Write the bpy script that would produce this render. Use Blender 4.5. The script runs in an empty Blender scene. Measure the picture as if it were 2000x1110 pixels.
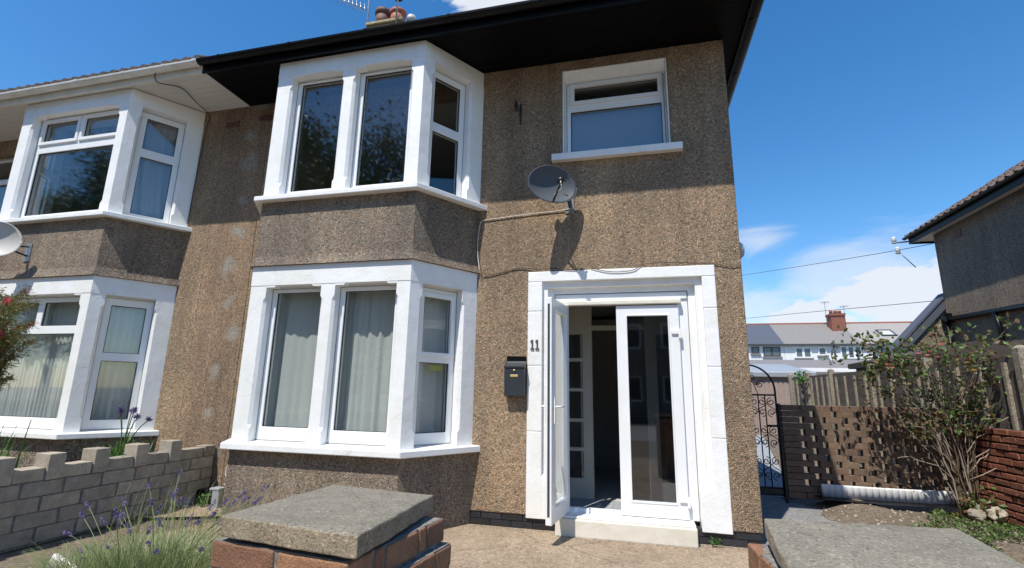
import bpy, math, random
from mathutils import Vector, Matrix
random.seed(7)
sc = bpy.context.scene
# ---------------------------------------------------------------- camera
CAM = Vector((-1.06176, -5.18494, 1.33852))
yaw, pit, rol = [math.radians(a) for a in (-14.14156, 12.24146, 1.05733)]
fw = Vector((math.sin(yaw)*math.cos(pit), math.cos(yaw)*math.cos(pit), math.sin(pit)))
rt = Vector((math.cos(yaw), -math.sin(yaw), 0)); up = rt.cross(fw)
r2 = rt*math.cos(rol)+up*math.sin(rol); u2 = -rt*math.sin(rol)+up*math.cos(rol)
cd = bpy.data.cameras.new('camera'); cam = bpy.data.objects.new('camera', cd)
sc.collection.objects.link(cam)
mw = Matrix((r2, u2, -fw)).transposed().to_4x4(); mw.translation = CAM; cam.matrix_world = mw
cd.sensor_width = 36; cd.lens = 960.917/2000*36; cd.clip_start = .05; cd.clip_end = 2000
sc.camera = cam
# ---------------------------------------------------------------- light
SUN = Vector((-.38, -1.0, 1.95)).normalized()          # towards the sun
ELEV = math.asin(SUN.z)
sd = bpy.data.lights.new('sun', 'SUN'); sd.energy = 4.3; sd.angle = math.radians(.5); sd.color = (1, .95, .87)
so = bpy.data.objects.new('sun', sd); sc.collection.objects.link(so)
so.rotation_euler = SUN.to_track_quat('Z', 'Y').to_euler()
w = bpy.data.worlds.new('World'); sc.world = w; w.use_nodes = True
nt = w.node_tree; N = nt.nodes; L = nt.links
bg = N['Background']; bg.inputs[1].default_value = .10
sky = N.new('ShaderNodeTexSky'); sky.sky_type = 'NISHITA'; sky.sun_disc = False
sky.sun_elevation = ELEV; sky.sun_rotation = math.atan2(SUN.x, SUN.y)
sky.air_density = 1.0; sky.dust_density = .3; sky.ozone_density = 2.0
sc.view_settings.view_transform = 'Standard'; sc.view_settings.look = 'None'
sc.view_settings.exposure = .42; sc.view_settings.gamma = 1
def pxdir(px, py):
    return (fw + r2*(px-1000)/960.917 - u2*(py-555)/960.917)
tc = N.new('ShaderNodeTexCoord')
hs = N.new('ShaderNodeHueSaturation'); hs.inputs['Saturation'].default_value = 1.34; hs.inputs['Value'].default_value = 1.45
L.new(sky.outputs[0], hs.inputs['Color'])
def wmath(op, a, b=None, c=None):
    n = N.new('ShaderNodeMath'); n.operation = op
    for i, v in enumerate((a, b, c)):
        if v is None: continue
        if isinstance(v, (int, float)): n.inputs[i].default_value = v
        else: L.new(v, n.inputs[i])
    return n.outputs[0]
def cloud_mask(dirs, warp):
    tot = None
    for d, rad in dirs:
        vd = N.new('ShaderNodeVectorMath'); vd.operation = 'SUBTRACT'
        nm = N.new('ShaderNodeVectorMath'); nm.operation = 'NORMALIZE'
        L.new(tc.outputs['Generated'], nm.inputs[0])
        L.new(nm.outputs[0], vd.inputs[0]); vd.inputs[1].default_value = d.normalized()
        sx = N.new('ShaderNodeVectorMath'); sx.operation = 'MULTIPLY'; sx.inputs[1].default_value = (1, 1, 2.2)
        L.new(vd.outputs[0], sx.inputs[0])
        ln = N.new('ShaderNodeVectorMath'); ln.operation = 'LENGTH'; L.new(sx.outputs[0], ln.inputs[0])
        m = wmath('SUBTRACT', 1.0, wmath('DIVIDE', ln.outputs['Value'], rad))
        m = wmath('MAXIMUM', m, 0.0)
        tot = m if tot is None else wmath('MAXIMUM', tot, m)
    return tot
def wnoise(scale, det, rough, dist, vs=(1, 1, 2.4)):
    mp = N.new('ShaderNodeMapping'); mp.inputs['Scale'].default_value = vs
    L.new(tc.outputs['Generated'], mp.inputs[0])
    n = N.new('ShaderNodeTexNoise'); n.inputs['Scale'].default_value = scale; n.inputs['Detail'].default_value = det
    n.inputs['Roughness'].default_value = rough; n.inputs['Distortion'].default_value = dist
    L.new(mp.outputs[0], n.inputs[0]); return n.outputs['Fac']
def smooth(v, a, b):
    m = N.new('ShaderNodeMapRange'); m.interpolation_type = 'SMOOTHSTEP'
    m.inputs[1].default_value = a; m.inputs[2].default_value = b; L.new(v, m.inputs[0]); return m.outputs[0]
n1 = wnoise(13, 9, .6, .5); n2 = wnoise(3.2, 6, .6, .8, (1, 1, 3.5))
blob = cloud_mask([(pxdir(1740, 575), .15), (pxdir(1585, 628), .12), (pxdir(960, -15), .13), (pxdir(1830, 625), .16), (pxdir(2150, 600), .35), (pxdir(-700, 520), .5)], 0)
cum = smooth(wmath('ADD', wmath('MULTIPLY', n1, 1.25), wmath('MULTIPLY', blob, .95)), .84, 1.08)
cum = wmath('MULTIPLY', cum, smooth(blob, .02, .3)); veil_b = cloud_mask([(pxdir(1690, 540), .32), (pxdir(1480, 470), .13), (pxdir(1480, 600), .2), (pxdir(1800, 600), .3)], 0)
veil = wmath('MULTIPLY', smooth(wmath('ADD', n2, wmath('MULTIPLY', veil_b, .75)), .78, 1.2), .62)
cf = wmath('MINIMUM', wmath('MAXIMUM', cum, veil), 1.0)
mx = N.new('ShaderNodeMix'); mx.data_type = 'RGBA'
cf = wmath('MULTIPLY', cf, .93); L.new(cf, mx.inputs[0]); L.new(hs.outputs[0], mx.inputs[6]); mx.inputs[7].default_value = (6.3, 6.6, 7.1, 1)
L.new(mx.outputs[2], bg.inputs[0])

# ---------------------------------------------------------------- materials
def srgb(r, g, b):
    f = lambda c: ((c/255+.055)/1.055)**2.4 if c > 10 else c/255/12.92
    return (f(r), f(g), f(b), 1)
class NT:
    def __init__(s, name):
        s.m = bpy.data.materials.new(name); s.m.use_nodes = True
        s.n = s.m.node_tree.nodes; s.l = s.m.node_tree.links; s.b = s.n['Principled BSDF']
        s.tc = s.n.new('ShaderNodeTexCoord').outputs['Object']
    def mp(s, sc):
        m = s.n.new('ShaderNodeMapping'); m.inputs['Scale'].default_value = sc; s.l.new(s.tc, m.inputs[0]); return m.outputs[0]
    def noise(s, scale, det=4, rough=.5, vs=None):
        n = s.n.new('ShaderNodeTexNoise'); n.inputs['Scale'].default_value = scale; n.inputs['Detail'].default_value = det
        n.inputs['Roughness'].default_value = rough; s.l.new(s.mp(vs) if vs else s.tc, n.inputs[0]); return n
    def vor(s, scale, feat='F1', vs=None):
        n = s.n.new('ShaderNodeTexVoronoi'); n.feature = feat; n.inputs['Scale'].default_value = scale
        s.l.new(s.mp(vs) if vs else s.tc, n.inputs[0]); return n
    def ramp(s, inp, stops, interp='LINEAR'):
        r = s.n.new('ShaderNodeValToRGB'); r.color_ramp.interpolation = interp
        e = r.color_ramp.elements
        while len(e) < len(stops): e.new(.5)
        for i, (p, c) in enumerate(stops):
            e[i].position = p; e[i].color = c if len(c) == 4 else (*c, 1)
        s.l.new(inp, r.inputs[0]); return r.outputs[0]
    def mix(s, f, a, b, mode='MIX'):
        n = s.n.new('ShaderNodeMix'); n.data_type = 'RGBA'; n.blend_type = mode
        for k, v in ((0, f), (6, a), (7, b)):
            if isinstance(v, (int, float)): n.inputs[k].default_value = v
            elif isinstance(v, tuple): n.inputs[k].default_value = v if len(v) == 4 else (*v, 1)
            else: s.l.new(v, n.inputs[k])
        return n.outputs[2]
    def math(s, op, a, b=0.):
        n = s.n.new('ShaderNodeMath'); n.operation = op
        for i, v in enumerate((a, b)):
            if isinstance(v, (int, float)): n.inputs[i].default_value = v
            else: s.l.new(v, n.inputs[i])
        return n.outputs[0]
    def bump(s, h, dist, strength=1.):
        n = s.n.new('ShaderNodeBump'); n.inputs['Distance'].default_value = dist; n.inputs['Strength'].default_value = strength
        s.l.new(h, n.inputs['Height']); s.l.new(n.outputs[0], s.b.inputs['Normal'])
    def col(s, c):
        if isinstance(c, tuple): s.b.inputs['Base Color'].default_value = c if len(c) == 4 else (*c, 1)
        else: s.l.new(c, s.b.inputs['Base Color'])
    def rough(s, v):
        if isinstance(v, (int, float)): s.b.inputs['Roughness'].default_value = v
        else: s.l.new(v, s.b.inputs['Roughness'])
G3 = lambda v: (v, v, v)

def pebbledash(name, tint, patches=False, scale=72):
    m = NT(name); wp = m.noise(scale*.8, 2, .5)
    wa = m.n.new('ShaderNodeVectorMath'); wa.operation = 'MULTIPLY_ADD'; m.l.new(wp.outputs['Color'], wa.inputs[0]); wa.inputs[1].default_value = (.016, .016, .016); m.l.new(m.tc, wa.inputs[2])
    tc0 = m.tc; m.tc = wa.outputs[0]; v = m.vor(scale); e = m.vor(scale, 'DISTANCE_TO_EDGE'); m.tc = tc0
    sep = m.n.new('ShaderNodeSeparateColor'); m.l.new(v.outputs['Color'], sep.inputs[0])
    t = tint
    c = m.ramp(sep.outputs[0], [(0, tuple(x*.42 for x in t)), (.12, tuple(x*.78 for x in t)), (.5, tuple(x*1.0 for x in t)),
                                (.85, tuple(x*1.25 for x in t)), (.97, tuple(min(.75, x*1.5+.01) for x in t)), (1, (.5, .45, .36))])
    gap = m.ramp(e.outputs['Distance'], [(0, G3(.42)), (.14, G3(1.))])
    c = m.mix(1., c, gap, 'MULTIPLY')
    big = m.noise(1.1, 5, .6); c = m.mix(1., c, m.ramp(big.outputs['Fac'], [(.3, (.74, .75, .79)), (.7, (1.12, 1.09, 1.04))]), 'MULTIPLY')
    st = m.noise(2.5, 4, .6, (1.6, 1.6, .18)); c = m.mix(1., c, m.ramp(st.outputs['Fac'], [(.35, G3(.78)), (.6, G3(1.05))]), 'MULTIPLY')
    hue = m.noise(22, 3, .6); c = m.mix(.5, c, m.mix(1., c, m.ramp(hue.outputs['Fac'], [(.35, (1.15, .90, .78)), (.65, (.90, 1.04, 1.1))]), 'MULTIPLY'))
    if patches:
        pos = m.n.new('ShaderNodeSeparateXYZ'); m.l.new(m.tc, pos.inputs[0])
        # grey repair patches up the party wall, one every 0.42 m
        zs = m.math('DIVIDE', m.math('ADD', pos.outputs[2], m.math('MULTIPLY', m.noise(2.3, 2).outputs['Fac'], .35)), .47)
        wn_ = m.n.new('ShaderNodeTexWhiteNoise'); wn_.noise_dimensions = '1D'; m.l.new(m.math('FLOOR', zs), wn_.inputs['W']); sp_ = m.n.new('ShaderNodeSeparateColor'); m.l.new(wn_.outputs['Color'], sp_.inputs[0])
        dx = m.math('ABSOLUTE', m.math('SUBTRACT', m.math('ADD', pos.outputs[0], m.math('MULTIPLY', sp_.outputs[0], .24)), -6.0))
        zz = m.math('ABSOLUTE', m.math('SUBTRACT', m.math('FRACT', zs), m.math('ADD', m.math('MULTIPLY', sp_.outputs[1], .3), .35)))
        rr = m.math('SQRT', m.math('ADD', m.math('POWER', m.math('MULTIPLY', dx, m.math('ADD', m.math('MULTIPLY', sp_.outputs[2], 3.), 2.8)), 2.), m.math('POWER', m.math('MULTIPLY', zz, 2.6), 2.)))
        k = m.math('MULTIPLY', m.ramp(m.math('ADD', rr, m.math('MULTIPLY', m.noise(9, 6, .7).outputs['Fac'], .9)), [(.62, G3(1)), (1.25, G3(0))]), .75)
        c = m.mix(k, c, m.mix(sep.outputs[2], (.32, .315, .27), (.50, .49, .42)))
    m.col(c); m.rough(.85)
    h = m.math('SUBTRACT', m.math('MULTIPLY', m.ramp(e.outputs['Distance'], [(0, G3(0)), (.35, G3(1))]), m.math('ADD', sep.outputs[1], .5)), m.math('MULTIPLY', v.outputs['Distance'], .3))
    m.bump(h, .009, 1.); return m.m
def painted(name, col, rough=.45, dirt=.12, bumpd=.0015, warm=False):
    m = NT(name); n = m.noise(3.5, 6, .65); f = m.noise(60, 4, .6)
    st = m.noise(6, 4, .6, (2, 2, .25))
    d = tuple(c*(1-dirt)*(1 if i < 2 else .93) for i, c in enumerate(col))
    c = m.mix(m.ramp(n.outputs['Fac'], [(.42, G3(0)), (.75, G3(1))]), (*col, 1), (*d, 1))
    c = m.mix(m.math('MULTIPLY', m.ramp(st.outputs['Fac'], [(.55, G3(0)), (.8, G3(1))]), .5), c, (*d, 1))
    if dirt > .1:
        ck = m.vor(2.3, 'DISTANCE_TO_EDGE'); cm = m.ramp(ck.outputs['Distance'], [(0, G3(1)), (.006, G3(0))])
        c = m.mix(m.math('MULTIPLY', cm, m.math('MULTIPLY', m.ramp(m.noise(1.7, 2).outputs['Fac'], [(.5, G3(0)), (.6, G3(1))]), .45)), c, tuple(x*.5 for x in col))
        sp = m.noise(45, 5, .75); c = m.mix(m.ramp(sp.outputs['Fac'], [(.66, G3(0)), (.72, G3(1))]), c, tuple(x*.8 for x in col))
    m.col(c); m.rough(rough); m.bump(m.math('ADD', f.outputs['Fac'], m.math('MULTIPLY', n.outputs['Fac'], 4.)), bumpd, .7); return m.m
def plain(name, col, rough=.5, metal=0., var=.12, vs=8, bumpd=.0):
    m = NT(name); n = m.noise(vs, 5, .6)
    m.col(m.mix(n.outputs['Fac'], tuple(c*(1-var) for c in col), tuple(min(1, c*(1+var)) for c in col)))
    m.rough(rough); m.b.inputs['Metallic'].default_value = metal
    if bumpd: m.bump(n.outputs['Fac'], bumpd)
    return m.m
def concrete(name, col, sp=120, grime=.35, bumpd=.004, speck=.5, warmedge=None):
    m = NT(name); a = m.noise(2.2, 7, .65); b = m.noise(sp, 3, .7); v = m.vor(sp*.8)
    c = m.mix(a.outputs['Fac'], tuple(x*(1-grime) for x in col), tuple(min(.9, x*(1+grime*.8)) for x in col))
    c = m.mix(1., c, m.ramp(b.outputs['Fac'], [(.3, G3(1-speck)), (.5, G3(1)), (.75, G3(1+speck))]), 'MULTIPLY')
    sep = m.n.new('ShaderNodeSeparateColor'); m.l.new(v.outputs['Color'], sep.inputs[0])
    c = m.mix(1., c, m.ramp(sep.outputs[0], [(0, G3(.55)), (.15, G3(1)), (.9, G3(1)), (1, G3(1.5))]), 'MULTIPLY')
    mid = m.noise(14, 5, .7); c = m.mix(1., c, m.ramp(mid.outputs['Fac'], [(.35, G3(.86)), (.65, G3(1.1))]), 'MULTIPLY')
    m.col(c); m.rough(.9)
    m.bump(m.math('ADD', b.outputs['Fac'], mid.outputs['Fac']), bumpd, .9); return m.m
def brick(name, cols, rough=.85, vs=18):
    m = NT(name)
    oi = m.n.new('ShaderNodeNewGeometry').outputs['Random Per Island']
    c = m.ramp(oi, [(i/(max(1, len(cols)-1)), c) for i, c in enumerate(cols)])
    n = m.noise(vs, 6, .7); c = m.mix(1., c, m.ramp(n.outputs['Fac'], [(.3, G3(.66)), (.55, G3(1)), (.75, G3(1.25))]), 'MULTIPLY')
    s = m.noise(130, 3, .7); c = m.mix(1., c, m.ramp(s.outputs['Fac'], [(.3, G3(.75)), (.6, G3(1.1))]), 'MULTIPLY')
    m.col(c); m.rough(rough); m.bump(m.math('ADD', n.outputs['Fac'], s.outputs['Fac']), .005, .8); return m.m
def glass(name, tint=(.935, .952, .945), f0=.09, gain=1.):
    m = NT(name); n = m.n; l = m.l; n.remove(m.b)
    g = n.new('ShaderNodeNewGeometry'); d = n.new('ShaderNodeVectorMath'); d.operation = 'DOT_PRODUCT'
    l.new(g.outputs['Normal'], d.inputs[0]); l.new(g.outputs['Incoming'], d.inputs[1])
    c = m.math('ABSOLUTE', d.outputs['Value']); k = m.math('POWER', m.math('SUBTRACT', 1., c), 5.)
    f = m.math('ADD', f0, m.math('MULTIPLY', k, 1-f0))
    tr = n.new('ShaderNodeBsdfTransparent'); tr.inputs[0].default_value = (*tint, 1)
    gl = n.new('ShaderNodeBsdfGlossy'); gl.inputs['Roughness'].default_value = 0.03
    wv = m.noise(.9, 1, .3); b = n.new('ShaderNodeBump'); b.inputs['Distance'].default_value = .003; b.inputs['Strength'].default_value = .5
    l.new(wv.outputs['Fac'], b.inputs['Height']); l.new(b.outputs[0], gl.inputs['Normal'])
    ms = n.new('ShaderNodeMixShader'); l.new(f, ms.inputs[0]); l.new(tr.outputs[0], ms.inputs[1]); l.new(gl.outputs[0], ms.inputs[2])
    l.new(ms.outputs[0], n['Material Output'].inputs[0]); return m.m
def cloth(name, col, trans=.35, a=1.):
    m = NT(name); n = m.n; l = m.l; n.remove(m.b)
    nn = m.noise(30, 3, .6); c = m.mix(nn.outputs['Fac'], tuple(x*.9 for x in col), col)
    d = n.new('ShaderNodeBsdfDiffuse'); t = n.new('ShaderNodeBsdfTranslucent'); l.new(c, d.inputs[0]); l.new(c, t.inputs[0])
    ms = n.new('ShaderNodeMixShader'); ms.inputs[0].default_value = trans; l.new(d.outputs[0], ms.inputs[1]); l.new(t.outputs[0], ms.inputs[2])
    out = ms
    if a < 1:
        tr = n.new('ShaderNodeBsdfTransparent'); m2 = n.new('ShaderNodeMixShader'); m2.inputs[0].default_value = a
        l.new(tr.outputs[0], m2.inputs[1]); l.new(ms.outputs[0], m2.inputs[2]); out = m2
    l.new(out.outputs[0], n['Material Output'].inputs[0]); return m.m
def leafm(name, cols, trans=.3, rough=.5):
    m = NT(name); n = m.n; l = m.l
    oi = n.new('ShaderNodeNewGeometry').outputs['Random Per Island']
    c = m.ramp(oi, [(i/(max(1, len(cols)-1)), c) for i, c in enumerate(cols)])
    m.col(c); m.rough(rough); t = n.new('ShaderNodeBsdfTranslucent'); l.new(c, t.inputs[0])
    ms = n.new('ShaderNodeMixShader'); ms.inputs[0].default_value = trans
    l.new(m.b.outputs[0], ms.inputs[1]); l.new(t.outputs[0], ms.inputs[2]); l.new(ms.outputs[0], n['Material Output'].inputs[0]); return m.m
M = {}
M['dash'] = pebbledash('pebbledash_tan', (.50, .372, .242))
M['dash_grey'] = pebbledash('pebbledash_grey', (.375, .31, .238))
M['dash_party'] = pebbledash('pebbledash_orange', (.48, .345, .225), True)
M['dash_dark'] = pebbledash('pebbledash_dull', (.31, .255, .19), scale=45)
M['white'] = painted('white_masonry_paint', (.86, .865, .86), .5, .105, .003)
M['upvc'] = painted('white_plastic_frame', (.82, .83, .84), .3, .06, .0003)
M['cream'] = painted('cream_paint', (.74, .70, .60), .6, .2)
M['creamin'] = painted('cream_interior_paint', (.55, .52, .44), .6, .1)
M['inner'] = painted('interior_paint', (.52, .50, .47), .7, .1)
M['dark_in'] = plain('dark_interior', (.03, .03, .032), .7)
M['black'] = plain('black_gloss_paint', (.003, .003, .0035), .38, 0, .2); M['black'].node_tree.nodes['Principled BSDF'].inputs['Specular IOR Level'].default_value = .25
M['black_iron'] = plain('black_iron', (.012, .012, .013), .5, 0, .3, 30)
M['white_gut'] = painted('weathered_white_plastic', (.72, .71, .66), .45, .25)
m = NT('black_soffit_boards'); wv = m.n.new('ShaderNodeTexWave'); wv.inputs['Scale'].default_value = 3.2; wv.bands_direction = 'Y'; m.l.new(m.tc, wv.inputs[0])
m.col((.0025, .0025, .003)); m.rough(.55); m.b.inputs['Specular IOR Level'].default_value = .12; m.bump(m.ramp(wv.outputs['Fac'], [(.0, G3(0)), (.08, G3(1))]), .006); M['soffit_b'] = m.m
m = NT('white_soffit_boards'); wv = m.n.new('ShaderNodeTexWave'); wv.inputs['Scale'].default_value = 3.2; wv.bands_direction = 'Y'; m.l.new(m.tc, wv.inputs[0])
m.col((.66, .65, .61)); m.rough(.5); m.bump(m.ramp(wv.outputs['Fac'], [(.0, G3(0)), (.08, G3(1))]), .004); M['soffit_w'] = m.m
M['glass'] = glass('window_glass'); M['glass_d'] = glass('door_glass', (.6, .65, .7), .12)
M['net'] = cloth('net_curtain', (.85, .87, .84), .25); M['net_sheer'] = cloth('sheer_curtain', (.7, .73, .72), .5, .6)
M['blind'] = cloth('frosted_blind', (.34, .39, .46), .4); M['drape'] = cloth('grey_blue_drape', (.45, .5, .58), .3)
M['tile'] = brick('roof_tile', [(.085, .06, .052), (.06, .05, .045), (.11, .072, .058)])
M['tile_b'] = brick('brown_roof_tile', [(.17, .115, .085), (.12, .085, .07), (.21, .135, .10)]); M['slate'] = plain('grey_slate', (.205, .19, .178), .7, 0, .3, 12); M['slate_d'] = plain('blue_slate', (.075, .085, .11), .7, 0, .2, 12)
M['tile_grey'] = plain('weathered_grey_tile', (.29, .27, .245), .85, 0, .35, 9)
M['plinth'] = brick('black_plinth_brick', [(.02, .02, .022), (.035, .035, .04), (.015, .015, .017)], .5)
M['patio'] = concrete('tan_concrete', (.325, .25, .175), 90, .22)
M['ground'] = concrete('dry_soil', (.16, .125, .09), 40, .5, .012)
_p = M['patio'].node_tree; _b = _p.nodes['Principled BSDF']; _src = _b.inputs['Base Color'].links[0].from_socket
_tc = _p.nodes.new('ShaderNodeTexCoord'); _n = _p.nodes.new('ShaderNodeTexNoise'); _n.inputs['Scale'].default_value = 1.3; _n.inputs['Detail'].default_value = 8; _n.inputs['Roughness'].default_value = .7; _p.links.new(_tc.outputs['Object'], _n.inputs[0])
_r = _p.nodes.new('ShaderNodeValToRGB'); _r.color_ramp.elements[0].position = .38; _r.color_ramp.elements[0].color = (.78, .76, .74, 1); _r.color_ramp.elements[1].position = .55; _p.links.new(_n.outputs['Fac'], _r.inputs[0])
_m = _p.nodes.new('ShaderNodeMix'); _m.data_type = 'RGBA'; _m.blend_type = 'MULTIPLY'; _m.inputs[0].default_value = 1; _p.links.new(_src, _m.inputs[6]); _p.links.new(_r.outputs[0], _m.inputs[7])
_v = _p.nodes.new('ShaderNodeTexVoronoi'); _v.feature = 'DISTANCE_TO_EDGE'; _v.inputs['Scale'].default_value = .55; _w = _p.nodes.new('ShaderNodeVectorMath'); _w.operation = 'MULTIPLY_ADD'; _p.links.new(_n.outputs['Color'], _w.inputs[0]); _w.inputs[1].default_value = (.5, .5, .5); _p.links.new(_tc.outputs['Object'], _w.inputs[2]); _p.links.new(_w.outputs[0], _v.inputs[0])
_c = _p.nodes.new('ShaderNodeValToRGB'); _c.color_ramp.elements[0].color = (.4, .38, .36, 1); _c.color_ramp.elements[1].position = .006; _p.links.new(_v.outputs['Distance'], _c.inputs[0])
_m2 = _p.nodes.new('ShaderNodeMix'); _m2.data_type = 'RGBA'; _m2.blend_type = 'MULTIPLY'; _m2.inputs[0].default_value = .8; _p.links.new(_m.outputs[2], _m2.inputs[6]); _p.links.new(_c.outputs[0], _m2.inputs[7]); _p.links.new(_m2.outputs[2], _b.inputs['Base Color'])
M['side'] = concrete('grey_path_concrete', (.22, .215, .21), 80, .3)
M['back'] = concrete('pale_path_concrete', (.30, .32, .35), 60, .15)
M['cap'] = concrete('weathered_capstone', (.215, .193, .148), 190, .4, .003, .4)
M['capedge'] = concrete('lichen_capstone', (.29, .235, .16), 170, .35, .004, .4)
M['brick_o'] = brick('orange_brick', [(.30, .145, .075), (.20, .10, .06), (.34, .175, .09), (.25, .125, .075)], .7, 14)
M['brick_r'] = brick('red_painted_brick', [(.27, .09, .05), (.20, .072, .045), (.30, .11, .06), (.24, .095, .06)])
M['brick_t'] = brick('tan_brick', [(.20, .13, .082), (.155, .102, .066), (.225, .15, .098), (.185, .11, .072)])
M['block'] = brick('grey_concrete_block', [(.36, .31, .245), (.30, .265, .215), (.42, .365, .28), (.33, .275, .225)], .9, 10)
M['mortar'] = concrete('mortar', (.20, .19, .17), 60)
M['mortar_d'] = concrete('dark_joint', (.06, .055, .05), 60)
M['stone'] = brick('rubble_stone', [(.42, .36, .28), (.30, .26, .2), (.5, .44, .36)])
M['wood'] = brick('weathered_fence_wood', [(.15, .125, .105), (.12, .10, .088), (.19, .155, .125)], .9, 9)
M['post'] = concrete('fence_post', (.30, .26, .20), 60)
M['dish'] = plain('grey_dish', (.07, .082, .095), .65, 0, .12); M['dish_w'] = plain('pale_dish', (.50, .49, .46), .5)
M['metal'] = plain('galvanised_metal', (.45, .45, .46), .35, .8); M['plastic_b'] = plain('black_plastic', (.02, .02, .021), .4)
M['box'] = plain('charcoal_letterbox_paint', (.035, .042, .052), .33, .0, .15); M['brass'] = plain('brass', (.62, .48, .22), .35, .5)
M['cable'] = plain('dirty_white_cable', (.55, .52, .46), .6, 0, .25, 30); M['cable_d'] = plain('dark_cable', (.09, .07, .06), .7)
M['grey_pl'] = plain('grey_plastic', (.30, .32, .34), .5)
M['num'] = plain('dark_numeral_metal', (.10, .10, .105), .45, .2)
M['render_w'] = painted('white_render', (.78, .77, .76), .8, .1)
M['grey_win'] = plain('anthracite_frame', (.05, .055, .065), .4)
M['pane_far'] = plain('dark_far_pane', (.10, .12, .13), .08, 0, .2, 3)
M['pot'] = plain('terracotta', (.34, .11, .065), .7, 0, .4, 14); M['pot_d'] = plain('sooty_terracotta', (.13, .06, .045), .7, 0, .4, 14)
M['lichen'] = concrete('lichened_chimney', (.38, .31, .18), 40, .5)
M['brickfar'] = brick('chimney_brick', [(.30, .11, .07), (.23, .085, .06)])
M['leaf_rose'] = leafm('rose_leaf', [(.045, .095, .02), (.07, .14, .03), (.10, .17, .035), (.15, .12, .035), (.16, .07, .03), (.09, .16, .03), (.13, .19, .05), (.17, .12, .05), (.12, .09, .04)])
M['leaf_g'] = leafm('green_leaf', [(.04, .12, .02), (.07, .17, .03), (.10, .20, .04)])
M['leaf_cov'] = leafm('cover_leaf', [(.06, .12, .025), (.10, .17, .04), (.14, .19, .06), (.12, .10, .05)])
M['leaf_lav'] = leafm('lavender_stem', [(.13, .19, .06), (.21, .27, .09), (.27, .31, .13), (.18, .24, .11), (.30, .27, .14)])
M['leaf_bb'] = leafm('bottlebrush_leaf', [(.10, .15, .03), (.18, .20, .045), (.07, .11, .025), (.26, .20, .06), (.24, .10, .05)])
M['leaf_tree'] = leafm('tree_leaf', [(.03, .065, .018), (.05, .095, .025), (.075, .12, .03)])
M['red_fl'] = leafm('red_flower', [(.5, .02, .03), (.38, .03, .03), (.6, .06, .05)])
M['pink'] = leafm('pink_petal', [(.75, .30, .32), (.8, .42, .40), (.7, .22, .25)])
M['yellow'] = leafm('faded_yellow_petal', [(.6, .48, .16), (.62, .4, .15)])
M['purple'] = leafm('purple_flower', [(.14, .11, .24), (.19, .15, .32), (.10, .085, .17)])
M['cane'] = plain('woody_cane', (.12, .085, .055), .8, 0, .4, 20); M['cane_p'] = plain('dead_cane', (.36, .30, .23), .8, 0, .3, 20)
M['bark'] = plain('tree_bark', (.10, .08, .06), .9, 0, .3, 10, .02)
M['sealant'] = plain('grey_sealant', (.30, .30, .29), .7, 0, .4, 20); M['label'] = plain('yellow_sticker', (.5, .5, .12), .5)
M['garage'] = plain('pinkish_boards', (.33, .25, .21), .8, 0, .2, 6)

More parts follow.
